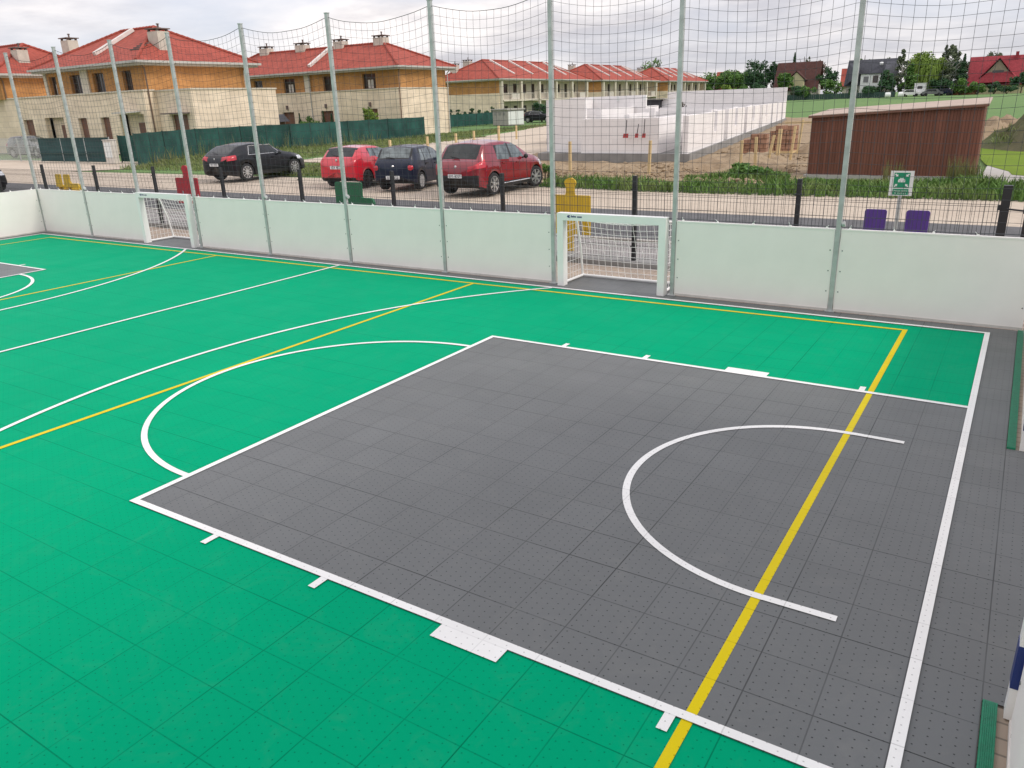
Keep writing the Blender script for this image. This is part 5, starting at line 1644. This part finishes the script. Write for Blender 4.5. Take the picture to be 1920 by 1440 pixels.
# ================================================================== GRASS AND WEEDS
def blades(name, regions, n, hmin, hmax, wd, mat, seed, label, lean=.35, clump=.6, cat='grass', zf=None):
    rnd = random.Random(seed); mb = MB()
    for q in range(n):
        x, y = regions(rnd)
        c = noise.noise(Vector((x*clump, y*clump, seed)))
        h = (hmin+(hmax-hmin)*rnd.random()**1.6)*(1+.65*c)
        if h < hmin*.45: h = hmin*.45
        z = gz(x, y)-.03 if zf is None else zf(x, y)
        a = rnd.uniform(0, 2*math.pi); w = wd*(.6+.8*rnd.random())
        dx, dy = math.cos(a)*w/2, math.sin(a)*w/2
        lx, ly = rnd.gauss(0, lean)*h, rnd.gauss(0, lean)*h
        mb.add([(x-dx, y-dy, z), (x+dx, y+dy, z), (x+dx*.8+lx*.35, y+dy*.8+ly*.35, z+h*.6), (x-dx*.8+lx*.35, y-dy*.8+ly*.35, z+h*.6), (x+lx, y+ly, z+h)], [(0, 1, 2, 3), (3, 2, 4)])
    o = mb.build(name, mat)
    tag(o, label, cat, kind='stuff')
    return o
def strip(pts, wid):
    P = [Vector((a, b, 0)) for a, b in pts]
    Ls = [(b-a).length for a, b in zip(P[:-1], P[1:])]; T = sum(Ls)
    def f(r):
        s = r.random()*T
        for a, b, l in zip(P[:-1], P[1:], Ls):
            if s <= l: break
            s -= l
        p = a.lerp(b, s/l); d = (b-a).normalized()
        o = r.uniform(-1, 1); o = o*abs(o)**.4*wid
        return p.x-d.y*o, p.y+d.x*o
    return f
# weeds along the back of the car park, in front of the soil and the shed
blades('weeds', strip([(-3.4, 18.35), (0, 17.9), (4, 17.9), (9.5, 18.2), (14, 18.0)], .9), 11500, .10, .36, .042, M['blade'], 1, 'strip of green weeds between the car park and the soil')
blades('weeds', strip([(.4, 20.3), (2.0, 20.6), (3.5, 20.9)], .65), 2600, .12, .33, .05, M['blade'], 2, 'taller weeds at the left foot of the brown shed')
blades('weeds', strip([(8.3, 20.9), (9.0, 19.8), (11.5, 19.5)], .5), 2200, .14, .40, .045, M['blade'], 3, 'tall weeds at the right foot of the brown shed')
blades('weeds', strip([(4.2, 20.6), (6.2, 20.2), (7.9, 20.5)], .5), 2200, .08, .22, .04, M['blade'], 13, 'weeds along the base of the brown shed')
blades('dry_stalks', strip([(7.9, 21.3), (8.7, 20.9)], .3), 240, .40, .80, .018, M['blade_dry'], 4, 'pale dry grass stalks at the right corner of the brown shed', lean=.12)
blades('dry_stalks', strip([(6.2, 21.2), (6.8, 21.2)], .2), 90, .35, .66, .016, M['blade_dry'], 5, 'pale dry grass stalks behind the assembly sign', lean=.1)
# tall meadow grass along the green screen
blades('tall_grass', strip([(-29.6, 20.2), (-32.2, 24.2), (-34.2, 28.4), (-35.0, 33), (-34.7, 38), (-35.2, 44), (-35.5, 53)], 1.0), 5200, .10, .34, .045, M['blade_meadow'], 6, 'tall meadow grass along the foot of the green screen')
blades('dry_stalks', strip([(-30.4, 21.4), (-33, 25.6), (-34.9, 30.4), (-35.2, 36), (-35.7, 46)], .6), 420, .6, 1.25, .022, M['blade_dry'], 7, 'tall pale dry stalks along the green screen', lean=.16)
def area(x0, x1, y0, y1, fn=None):
    def f(r):
        while True:
            x, y = r.uniform(x0, x1), r.uniform(y0, y1)
            if fn is None or fn(x, y): return x, y
    return f
blades('meadow_grass', area(-35, -24, 19.6, 53, lambda x, y: x < -24.9-.17*(y-25) and x > -30.2-.8*min(6, y-20)), 15000, .05, .20, .05, M['blade_meadow'], 8, 'meadow grass between the green screen and the gravel drive')
blades('meadow_grass', area(-22.5, -12.5, 18.4, 25.0, lambda x, y: abs((x+17.2)/4.6)**2+abs((y-21.5)/2.9)**2 < 1), 7000, .06, .26, .045, M['blade_meadow'], 9, 'grass island between the black car and the bright red car')
blades('meadow_grass', area(-40, -27, 46, 82, lambda x, y: x < -29.5-.22*(y-44)), 9000, .05, .18, .06, M['blade_meadow'], 10, 'grass strip beyond the stakes towards the utility kiosk')
blades('weeds', area(8.2, 17.5, 33.6, 43, lambda x, y: math.hypot(x-12.8, y-38.5) < 4.9), 2200, .10, .40, .05, M['blade_meadow'], 11, 'weeds on the dark mound', zf=lambda x, y: 2.1*max(0, 1-(math.hypot(x-12.8, y-38.5)/5.2)**1.6)-.05)

# ================================================================== TREES, SHRUBS
def crown(mb, rnd, c, r, n, leaf):
    """leaf faces spread through an uneven ellipsoid of clumps"""
    c = Vector(c); r = Vector(r)
    cl = []
    for k in range(max(5, n//110)):
        d = Vector((rnd.gauss(0, 1), rnd.gauss(0, 1), rnd.gauss(0, 1))).normalized()
        f = rnd.uniform(.35, .92)
        cl.append((c+Vector((d.x*r.x*f, d.y*r.y*f, d.z*r.z*f)), rnd.uniform(.24, .42)))
    for q in range(n):
        p, s = rnd.choice(cl)
        d = Vector((rnd.gauss(0, 1), rnd.gauss(0, 1), rnd.gauss(0, 1))).normalized()*rnd.random()**.45
        pos = p+Vector((d.x*r.x*s, d.y*r.y*s, d.z*r.z*s))
        a = Vector((rnd.gauss(0, 1), rnd.gauss(0, 1), rnd.gauss(0, .6))).normalized(); b = a.orthogonal().normalized()
        b = (b*math.cos(1.3*rnd.random())+a.cross(b)*math.sin(1.3*rnd.random())).normalized()
        l = leaf*rnd.uniform(.6, 1.4); w = l*.55
        mb.add([pos-a*l*.5, pos+b*w*.5, pos+a*l*.5, pos-b*w*.5], [(0, 1, 2, 3)])

def tree(x, y, h, w, label, leaf='leaf_mid', kind='round', seed=1, n=1500, trunk='bark', group='trees along the far edge of the field', name=None, leafs=.42, dens=2.0):
    zg = gz(x, y)
    n = int(n*(dens if kind not in ('bush',) else 1.3)); leafs = leafs*1.15
    rnd = random.Random(seed)
    t = thing(name or {'round': 'deciduous_tree', 'cone': 'conifer_tree', 'willow': 'weeping_tree', 'col': 'columnar_tree', 'bush': 'shrub'}[kind], label, 'tree' if kind != 'bush' else 'shrub', (x, y, zg-.1), 0, group)
    mb = MB()
    if kind == 'bush':
        for k in range(6):
            a = rnd.uniform(0, 6.28); mb.tube([(0, 0, 0), (math.cos(a)*w*.15, math.sin(a)*w*.15, h*.35), (math.cos(a)*w*.3, math.sin(a)*w*.3, h*.7)], .03*h, 5, r1=.01*h)
    else:
        mb.tube([(0, 0, 0), (rnd.uniform(-.1, .1)*w*.3, 0, h*.4), (rnd.uniform(-.1, .1)*w*.4, 0, h*.88)], .026*h, 7, r1=.006*h)
        for k in range(9):
            a = rnd.uniform(0, 6.28); z0 = h*rnd.uniform(.22, .65)
            mb.tube([(0, 0, z0), (math.cos(a)*w*.22, math.sin(a)*w*.22, z0+h*.10), (math.cos(a)*w*.42, math.sin(a)*w*.42, z0+h*.20)], .010*h, 5, r1=.003*h)
    mb.build('trunk', M[trunk], t)
    mb = MB()
    if kind == 'cone':
        for k in range(n):
            f = rnd.random()**.75; z = h*(1-f)*.96+h*.05
            rr = w/2*f*(1.0+.25*math.sin(z*5))*rnd.uniform(.35, 1.05)
            a = rnd.uniform(0, 6.28); p = Vector((math.cos(a)*rr, math.sin(a)*rr, z-rr*.18))
            o = Vector((math.cos(a), math.sin(a), -.45)).normalized()*leafs*rnd.uniform(.7, 1.5); s = Vector((-math.sin(a), math.cos(a), rnd.uniform(-.3, .3)))*leafs*.35
            mb.add([p-o*.5, p+s, p+o*.5, p-s], [(0, 1, 2, 3)])
        mb.tube([(0, 0, h*.8), (0, 0, h*1.0)], .04, 4)
    elif kind == 'willow':
        crown(mb, rnd, (0, 0, h*.70), (w*.5, w*.5, h*.27), n//2, leafs)
        for k in range(n//2):
            a = rnd.uniform(0, 6.28); rr = w*.52*rnd.uniform(.55, 1.0); z = h*rnd.uniform(.15, .72)
            p = Vector((math.cos(a)*rr, math.sin(a)*rr, z)); l = leafs*1.9*rnd.uniform(.7, 1.3)
            s = Vector((-math.sin(a), math.cos(a), 0))*leafs*.25
            mb.add([p-s+Vector((0, 0, l*.5)), p+s+Vector((0, 0, l*.5)), p+s*.4-Vector((0, 0, l*.5)), p-s*.4-Vector((0, 0, l*.5))], [(0, 1, 2, 3)])
    elif kind == 'col':
        for k in range(7):
            f = k/6; rr = w*.5*(.65+.5*math.sin(math.pi*(.12+.8*f)))*(1.0 if f < .75 else .62)
            crown(mb, rnd, (rnd.uniform(-.1, .1)*w, rnd.uniform(-.1, .1)*w, h*(.20+.70*f)), (rr, rr, h*.17), n//6, leafs)
    elif kind == 'bush':
        crown(mb, rnd, (0, 0, h*.52), (w*.5, w*.5, h*.46), n, leafs)
    else:
        crown(mb, rnd, (0, 0, h*.60), (w*.5, w*.5, h*.38), n*6//10, leafs)
        for k in range(5):
            a = rnd.uniform(0, 6.28)
            crown(mb, rnd, (math.cos(a)*w*.27, math.sin(a)*w*.27, h*rnd.uniform(.38, .80)), (w*.26, w*.26, h*.17), n//12, leafs)
    mb.build('crown', M[leaf], t)
    return t

Yb = 205
tree(-63.5, 199, 5.4, 6.5, 'low dark tree at the right end of the farthest terrace', 'leaf_mid', 'round', 11, 1300)
tree(-59.5, 196, 7.6, 8.6, 'broad olive tree in front of the small orange roof', 'leaf_mid', 'round', 12, 1900)
tree(-54.5, 198, 8.2, 7.5, 'light olive tree left of the dark tall tree', 'leaf_mid', 'round', 13, 1700)
tree(-51.6, 206, 10.2, 7.6, 'tall dark green tree left of the brown roofed house', 'leaf_dark', 'round', 14, 2000)
tree(-47.2, 207, 9.2, 5.0, 'blue green tree touching the left side of the brown roof', 'leaf_dark', 'round', 15, 1500)
tree(-46.0, 222, 11.6, 4.2, 'pointed dark conifer rising above the left end of the brown roof', 'leaf_dark', 'cone', 16, 1200)
tree(-43.6, 222, 12.0, 4.0, 'sparse tall tree above the brown roof beside the pointed conifer', 'leaf_grey', 'round', 17, 500)
tree(-40.0, 224, 10.9, 7.0, 'bronze leaved tree showing over the middle of the brown roof', 'leaf_pink', 'round', 18, 700)
tree(-41.4, 196.5, 7.2, 4.2, 'bushy green tree in front of the brown roofed house', 'leaf_mid', 'round', 19, 1500)
tree(-38.6, 194.5, 3.6, 5.0, 'dark round shrub at the foot of the brown roofed house', 'leaf_dark', 'bush', 20, 900)
tree(-33.6, 204, 7.2, 5.0, 'dark green tree between the brown and the grey roofed houses', 'leaf_dark', 'round', 21, 1500)
tree(-31.0, 198, 4.6, 6.0, 'light shrubby tree below the tree between two houses', 'leaf_mid', 'bush', 22, 1200)
tree(-28.9, 222, 11.4, 4.2, 'tall tree rising behind the left end of the grey roof', 'leaf_mid', 'round', 23, 1200)
tree(-24.4, 224, 9.8, 4.2, 'tree top showing just above the grey roof ridge', 'leaf_grey', 'round', 24, 900)
tree(-19.2, 196, 6.3, 4.6, 'dark evergreen at the right corner of the grey roofed house', 'leaf_dark', 'round', 25, 1500)
tree(-17.0, 200, 9.4, 3.6, 'slender birch left of the light green willow', 'leaf_grey', 'col', 26, 1300, 'birch')
tree(-15.2, 198, 6.6, 3.6, 'dense mid green tree in front of the willow', 'leaf_mid', 'col', 27, 1300)
tree(-12.6, 205, 9.6, 8.6, 'big light green weeping willow in the middle of the far gardens', 'leaf_light', 'willow', 28, 3200)
tree(-9.7, 214, 11.2, 3.2, 'tall thin tree just behind the right side of the willow', 'leaf_grey', 'col', 29, 1100)
tree(-7.6, 203, 10.2, 4.8, 'grey green tall birch with pale leaning trunk right of the willow', 'leaf_grey', 'col', 30, 1500, 'birch')
tree(-10.0, 208, 7.0, 5.4, 'dark tree in the gap right of the willow', 'leaf_dark', 'round', 31, 1400)
tree(-5.2, 203, 8.4, 3.6, 'dark spruce left of the crimson roof', 'leaf_dark', 'cone', 32, 1300)
tree(-4.6, 196, 4.0, 4.2, 'green shrub in front of the dark spruce', 'leaf_mid', 'bush', 33, 1000)
tree(-.4, 224, 10.3, 5.4, 'greyish tree behind the gable of the crimson roof', 'leaf_grey', 'round', 34, 900)
tree(-1.4, 196, 3.0, 4.6, 'round shrub at the front left of the crimson roofed house', 'leaf_mid', 'bush', 35, 900)
tree(1.6, 195.5, 2.4, 3.6, 'low dark shrub below the crimson roof', 'leaf_dark', 'bush', 36, 700)
tree(6.4, 196, 4.6, 4.4, 'dark bushy tree at the right edge beside the crimson roofed house', 'leaf_dark', 'round', 37, 1300)
tree(4.0, 193, 2.0, 3.4, 'clipped dark hedge piece at the right edge of the field', 'leaf_dark', 'bush', 38, 700)
tree(-26.3, 195, 2.9, 3.0, 'round dark bush in front of the left wing of the grey roofed house', 'leaf_dark', 'bush', 39, 700)
tree(-22.4, 195, 3.0, 5.4, 'wide dark hedge in front of the white gable of the grey roofed house', 'leaf_dark', 'bush', 40, 1000)
tree(-69.0, 178, 11.2, 9, 'tree crown showing over the gap between the two far terraces', 'leaf_mid', 'round', 41, 900)
tree(-62.0, 232, 8.0, 7, 'tree crown behind the roof of the farthest terrace', 'leaf_mid', 'round', 42, 700)
for k, (xx, ww, hh, lf, lb) in enumerate(((-63.0, 5.0, 3.6, 'leaf_mid', 'low shrub at the corner of the farthest terrace, first of the field edge shrubs'), (-59.0, 5.5, 4.4, 'leaf_mid', 'broad shrub under the olive trees of the field edge'), (-55.0, 5.0, 4.6, 'leaf_light', 'light green shrub under the olive trees of the field edge'),
                                      (-51.0, 5.0, 4.4, 'leaf_mid', 'shrub below the tall dark tree left of the brown roof'), (-47.4, 4.6, 4.0, 'leaf_dark', 'dark shrub at the left corner of the brown roofed house'), (-36.0, 4.0, 3.4, 'leaf_mid', 'shrub at the right corner of the brown roofed house'), (-13.6, 5.0, 3.0, 'leaf_mid', 'low shrubs behind the white box trailer'), (-8.6, 5.0, 4.2, 'leaf_dark', 'dark shrub under the leaning birch'))):
    tree(xx, 194.5 if xx < -20 else 201, hh, ww, lb, lf, 'bush', 80+k, 1500)
tree(-57.0, 203, 8.6, 6.5, 'tree between the two olive trees of the left group', 'leaf_mid', 'round', 91, 1600)
tree(-49.2, 200, 8.0, 5.0, 'rounded tree in front of the tall dark tree', 'leaf_dark', 'round', 92, 1500)
tree(-14.6, 210, 9.8, 6.0, 'grey green tree behind the left side of the willow', 'leaf_mid', 'round', 93, 1500)
tree(-6.8, 212, 9.0, 5.6, 'dark tree mass behind the leaning birch', 'leaf_dark', 'round', 94, 1600)
# conifer hedge by the kiosk and the second house
for k in range(10):
    tree(-51.9+.24*k, 73.2+1.2*k, 1.95+.18*math.sin(k*2.2), 1.35, 'narrow conifer of the hedge behind the green panel fence', 'leaf_dark', 'col', 50+k, 420, group='conifer hedge behind the green panel fence', leafs=.16)
tree(-45.0, 88.5, 2.9, 3.4, 'dark green hedge bush between the kiosk and the block walls', 'leaf_dark', 'bush', 60, 900, group='garden shrubs of the estate', leafs=.25)
tree(-42.4, 52.5, 3.1, 1.9, 'light green young tree beside the last door of the second house', 'leaf_light', 'round', 61, 700, group='garden shrubs of the estate', leafs=.2)
tree(-50.6, 52.5, 2.3, 2.6, 'leafy shrub below the middle lamp of the second house', 'leaf_mid', 'bush', 62, 600, group='garden shrubs of the estate', leafs=.2)
for k, (xx, hh) in enumerate(((-52.2, 2.5), (-48.9, 2.6), (-47.8, 2.35))):
    tree(xx, 53.0, hh, .7, ['thin pointed conifer left of the shrub below the middle lamp', 'thin pointed conifer right of the shrub below the middle lamp', 'second thin conifer right of the middle lamp'][k], 'leaf_dark', 'cone', 63+k, 300, group='garden shrubs of the estate', leafs=.16)
tree(-15.6, 61.0, 2.9, 2.3, 'pile of brown brushwood beside the dark container', 'leaf_brush', 'bush', 171, 500, group=None, name='brushwood_pile', leafs=.16)
tree(2.3, 21.3, .55, 2.4, 'low green bush left of the brown shed', 'leaf_mid', 'bush', 70, 900, group='bushes by the shed', leafs=.14)
tree(-4.4, 19.4, .7, .9, 'small weed bush in front of the soil heap', 'leaf_mid', 'bush', 71, 400, group='bushes by the shed', leafs=.10)
tree(11.4, 19.6, .9, 1.2, 'leafy weed bush behind the gate at the right edge', 'leaf_mid', 'bush', 72, 500, group='bushes by the shed', leafs=.10)
tree(-35.4, 24.6, 1.95, 1.0, 'dark green shrub over the short screen behind the meter post', 'leaf_dark', 'bush', 73, 400, group='bushes by the shed', leafs=.12)

# ================================================================== FAR HOUSES
def gable_house(x, y, L, D, ze, zr, label, roof, wallm, rz=0, dormer=None, name='detached_house'):
    t = thing(name, label, 'house', (x, y, gz(x, y)), rz, 'detached houses beyond the field')
    mb = MB(); mb.box(-L/2, L/2, -D/2, D/2, -.2, ze)
    mb.add([(-L/2, -D/2, ze), (-L/2, D/2, ze), (-L/2, 0, zr-.25)], [(0, 2, 1)]); mb.add([(L/2, -D/2, ze), (L/2, D/2, ze), (L/2, 0, zr-.25)], [(0, 1, 2)])
    mb.build('wall', wallm, t)
    mb = MB(); o = .6; sl_ = (zr-ze)/(D/2)
    for s in (-1, 1):
        a = [(-L/2-o, s*(D/2+o), ze-o*sl_), (L/2+o, s*(D/2+o), ze-o*sl_), (L/2+o, 0, zr), (-L/2-o, 0, zr)]
        mb.prism(a, (0, 0, .16))
    mb.build('roof', roof, t)
    return t
h = gable_house(-40.4, 205, 9.2, 8.5, 2.9, 8.45, 'house with steep dark brown roof at the left of the far gardens', M['roof_brown'], M['plaster'], R(4))
mb = MB(); mb.box(-1.4, 2.0, -5.6, -3.2, 2.9, 4.6); mb.add([(-1.4, -5.6, 4.6), (2.0, -5.6, 4.6), (.3, -5.6, 6.2)], [(0, 1, 2)]); mb.build('dormer', M['plaster_y'], h)
mb = MB()
for s in (-1, 1): mb.prism([(.3, -5.9, 6.35), (.3+s*2.2, -5.9, 4.4), (.3+s*2.2, -2.0, 4.4), (.3, -1.2, 6.35)], (0, 0, .14))
mb.build('dormer_roof', M['roof_brown'], h)
h = gable_house(-24.2, 207, 9.6, 8.6, 3.3, 8.25, 'house with grey roof and white cross gable beyond the field', M['roof_grey'], M['plaster'], R(3))
mb = MB(); mb.box(-1.6, 2.6, -7.2, -3.0, -.2, 5.2); wl = mb.build('cross_wing', M['signwhite'], h)
mb = MB(); mb.prism([(-2.0, -7.5, 5.1), (3.0, -7.5, 5.1), (3.6, -2.0, 5.1), (-2.6, -2.0, 5.1)], (0, 0, .16)); mb.build('wing_roof', M['roof_grey'], h)
mb = MB(); mb.prism([(-5.3, -4.9, 2.6), (-2.1, -7.5, 5.0), (-2.1, -2.5, 7.5), (-5.4, -.5, 7.9)], (0, 0, .15)); mb.prism([(3.1, -7.4, 5.0), (6.2, -5.2, 2.4), (5.4, -.5, 7.8), (3.1, -2.5, 7.5)], (0, 0, .15)); mb.build('roof_slope', M['roof_grey'], h)
for a, b, kk in ((-1.1, .2, 0), (1.0, 2.1, 1)):
    mb = MB(); mb.box(a, b, -7.26, -7.2, 3.2, 4.7); w_ = mb.build('window', M['signwhite'] if kk == 0 else M['wframe'], wl)
    mb = MB(); mb.box(a+.12, b-.12, -7.29, -7.26, 3.32, 4.58); mb.build('pane', M['paint_grey'] if kk == 0 else M['glass'], w_)
mb = MB(); mb.box(-.6, 1.6, -7.26, -7.2, .2, 2.2); mb.build('door', M['glass'], wl)
mb = MB(); mb.lathe([(.4, 0), (.4, .35), (0, .5)], (1.9, -1.6, 7.2), (0, -.5, .8), 10); mb.build('roof_light', M['signwhite'], h)
h = gable_house(1.4, 207, 10.4, 8.2, 2.4, 7.55, 'house with crimson roof and timber front gable at the right of the far gardens', M['roof_crimson'], M['plaster_y'], R(2))
mb = MB(); mb.prism([(-4.2, -5.6, 2.3), (4.4, -5.6, 2.3), (2.2, -4.6, 4.4), (-1.8, -4.6, 4.4)], (0, .5, .2)); mb.build('porch_roof', M['roof_crimson'], h)
mb = MB(); mb.add([(-2.7, -4.6, 3.6), (2.6, -4.6, 3.6), (-.1, -4.6, 6.8)], [(0, 1, 2)]); mb.box(-2.7, 2.6, -4.6, -3.0, 3.4, 3.6); mb.build('gable_front', M['timber_front'], h)
mb = MB()
for s in (-1, 1): mb.prism([(-.1, -5.0, 7.1), (-.1+s*3.4, -5.0, 3.1), (-.1+s*3.4, -1.5, 3.1), (-.1, -.3, 7.1)], (0, 0, .16))
mb.build('gable_roof', M['roof_crimson'], h)
mb = MB(); mb.box(-1.1, 1.0, -4.66, -4.6, 4.1, 4.7); mb.build('window', M['glass'], h)
mb = MB(); mb.box(2.7, 3.3, -.8, -.2, 6.3, 8.4); mb.build('chimney', M['roof_crimson'], h)
gable_house(-61.3, 215, 4.6, 8, 3.6, 7.4, 'far house of which only a small orange roof corner shows behind trees', M['roof_red'], M['plaster'], R(10))
gable_house(-31.6, 222, 3.5, 8, 3.2, 6.9, 'far house of which only an orange roof edge shows left of the grey roof', M['roof_red'], M['plaster'], R(10))

# far small things on the field edge
zf = gz(0, 195)
def far_car(x, y, mat, label, rz):
    t = thing('far_car', label, 'car', (x, y, gz(x, y)), rz, 'cars parked at the far gardens')
    mb = MB(); mb.prism([(-2, -.8, .35), (2, -.8, .35), (2.05, -.8, .75), (1.4, -.8, .9), (.8, -.8, 1.4), (-1.0, -.8, 1.42), (-1.7, -.8, .95), (-2.05, -.8, .85)], (0, 1.6, 0)); mb.build('body', mat, t)
    mb = MB(); mb.prism([(.75, -.82, .92), (.55, -.82, 1.32), (-.9, -.82, 1.34), (-1.4, -.82, .95)], (0, 1.64, 0)); mb.build('side_window', M['carglass'], t)
    for xx in (-1.25, 1.25):
        for yy in (-.78, .78):
            mb = MB(); mb.lathe([(.0, -.1), (.31, -.1), (.31, .1), (0, .1)], (xx, yy, .31), (0, 1, 0), 14); mb.build('wheel', M['tyre'], t)
far_car(-14.4, 196, M['paint_white'], 'white car at the far gardens below the willow', R(20))
far_car(-9.6, 193.5, M['paint_grey'], 'grey car at the far gardens right of the white car', R(5))
far_car(-7.7, 195.5, M['paint_blue'], 'dark car beside the grey car at the far gardens', R(-15))
t = thing('camper_trailer', 'small white box trailer below the willow', 'trailer', (-12.6, 198, gz(0, 198)))
mb = MB(); mb.box(-1.1, 1.1, -1, 1, .5, 2.6); mb.box(-1.2, 1.2, -1.1, 1.1, 2.6, 2.7); mb.build('trailer_body', M['paint_white'], t)
mb = MB(); mb.box(-.5, .5, -1.02, -1.0, 1.5, 2.1); mb.build('window', M['glass'], t)
for s in (-1, 1):
    mb = MB(); mb.lathe([(0, -.1), (.34, -.1), (.34, .1), (0, .1)], (s*.6, -.9, .34), (0, 1, 0), 12); mb.build('wheel', M['tyre'], t)
for k, (x, lb) in enumerate(((-17.9, 'left one of two white wrapped bales at the field edge'), (-15.3, 'right one of two white wrapped bales at the field edge'))):
    mb = MB(); mb.lathe([(0, -.55), (.42, -.55), (.52, -.45), (.54, 0), (.52, .45), (.42, .55), (0, .55)], (0, 0, .5), (1, .2, 0), 14)
    o = mb.build('wrapped_bale', M['signwhite'], loc=(x, 190, gz(0, 190)-.02)); tag(o, lb, 'bale', 'white bales at the field edge')
t = thing('plank_fence', 'reddish brown plank fence left of the crimson roofed house', 'fence', (-6.6, 196, gz(0, 196)))
mb = MB()
for k in range(26): mb.box(k*.19, k*.19+.17, 0, .04, 0, 1.05+.08*math.sin(k*.5)+(.35 if 3 < k < 9 else 0))
mb.build('planks', pm('red brown planks', (0.24, 0.085, 0.035), 0.8, 0.2, 3), t)
mb = MB()
for k in (0, 9, 18, 26): mb.box(k*.19-.06, k*.19+.06, .04, .16, 0, 1.2)
mb.build('fence_post', M['bark'], t)
t = thing('dark_hedge_fence', 'dark garden fence along the foot of the far houses', 'fence', (-30, 193.6, gz(0, 193)))
mb = MB()
for k in range(60): mb.box(-14+k*.45, -14+k*.45+.42, 0, .05, 0, 1.15)
mb.build('fence_panel', M['postgreen'], t)
mb = MB()
for k in range(11): mb.box(-14+k*2.7-.05, -14+k*2.7+.05, .05, .15, 0, 1.3)
mb.build('fence_post', M['bark'], t)
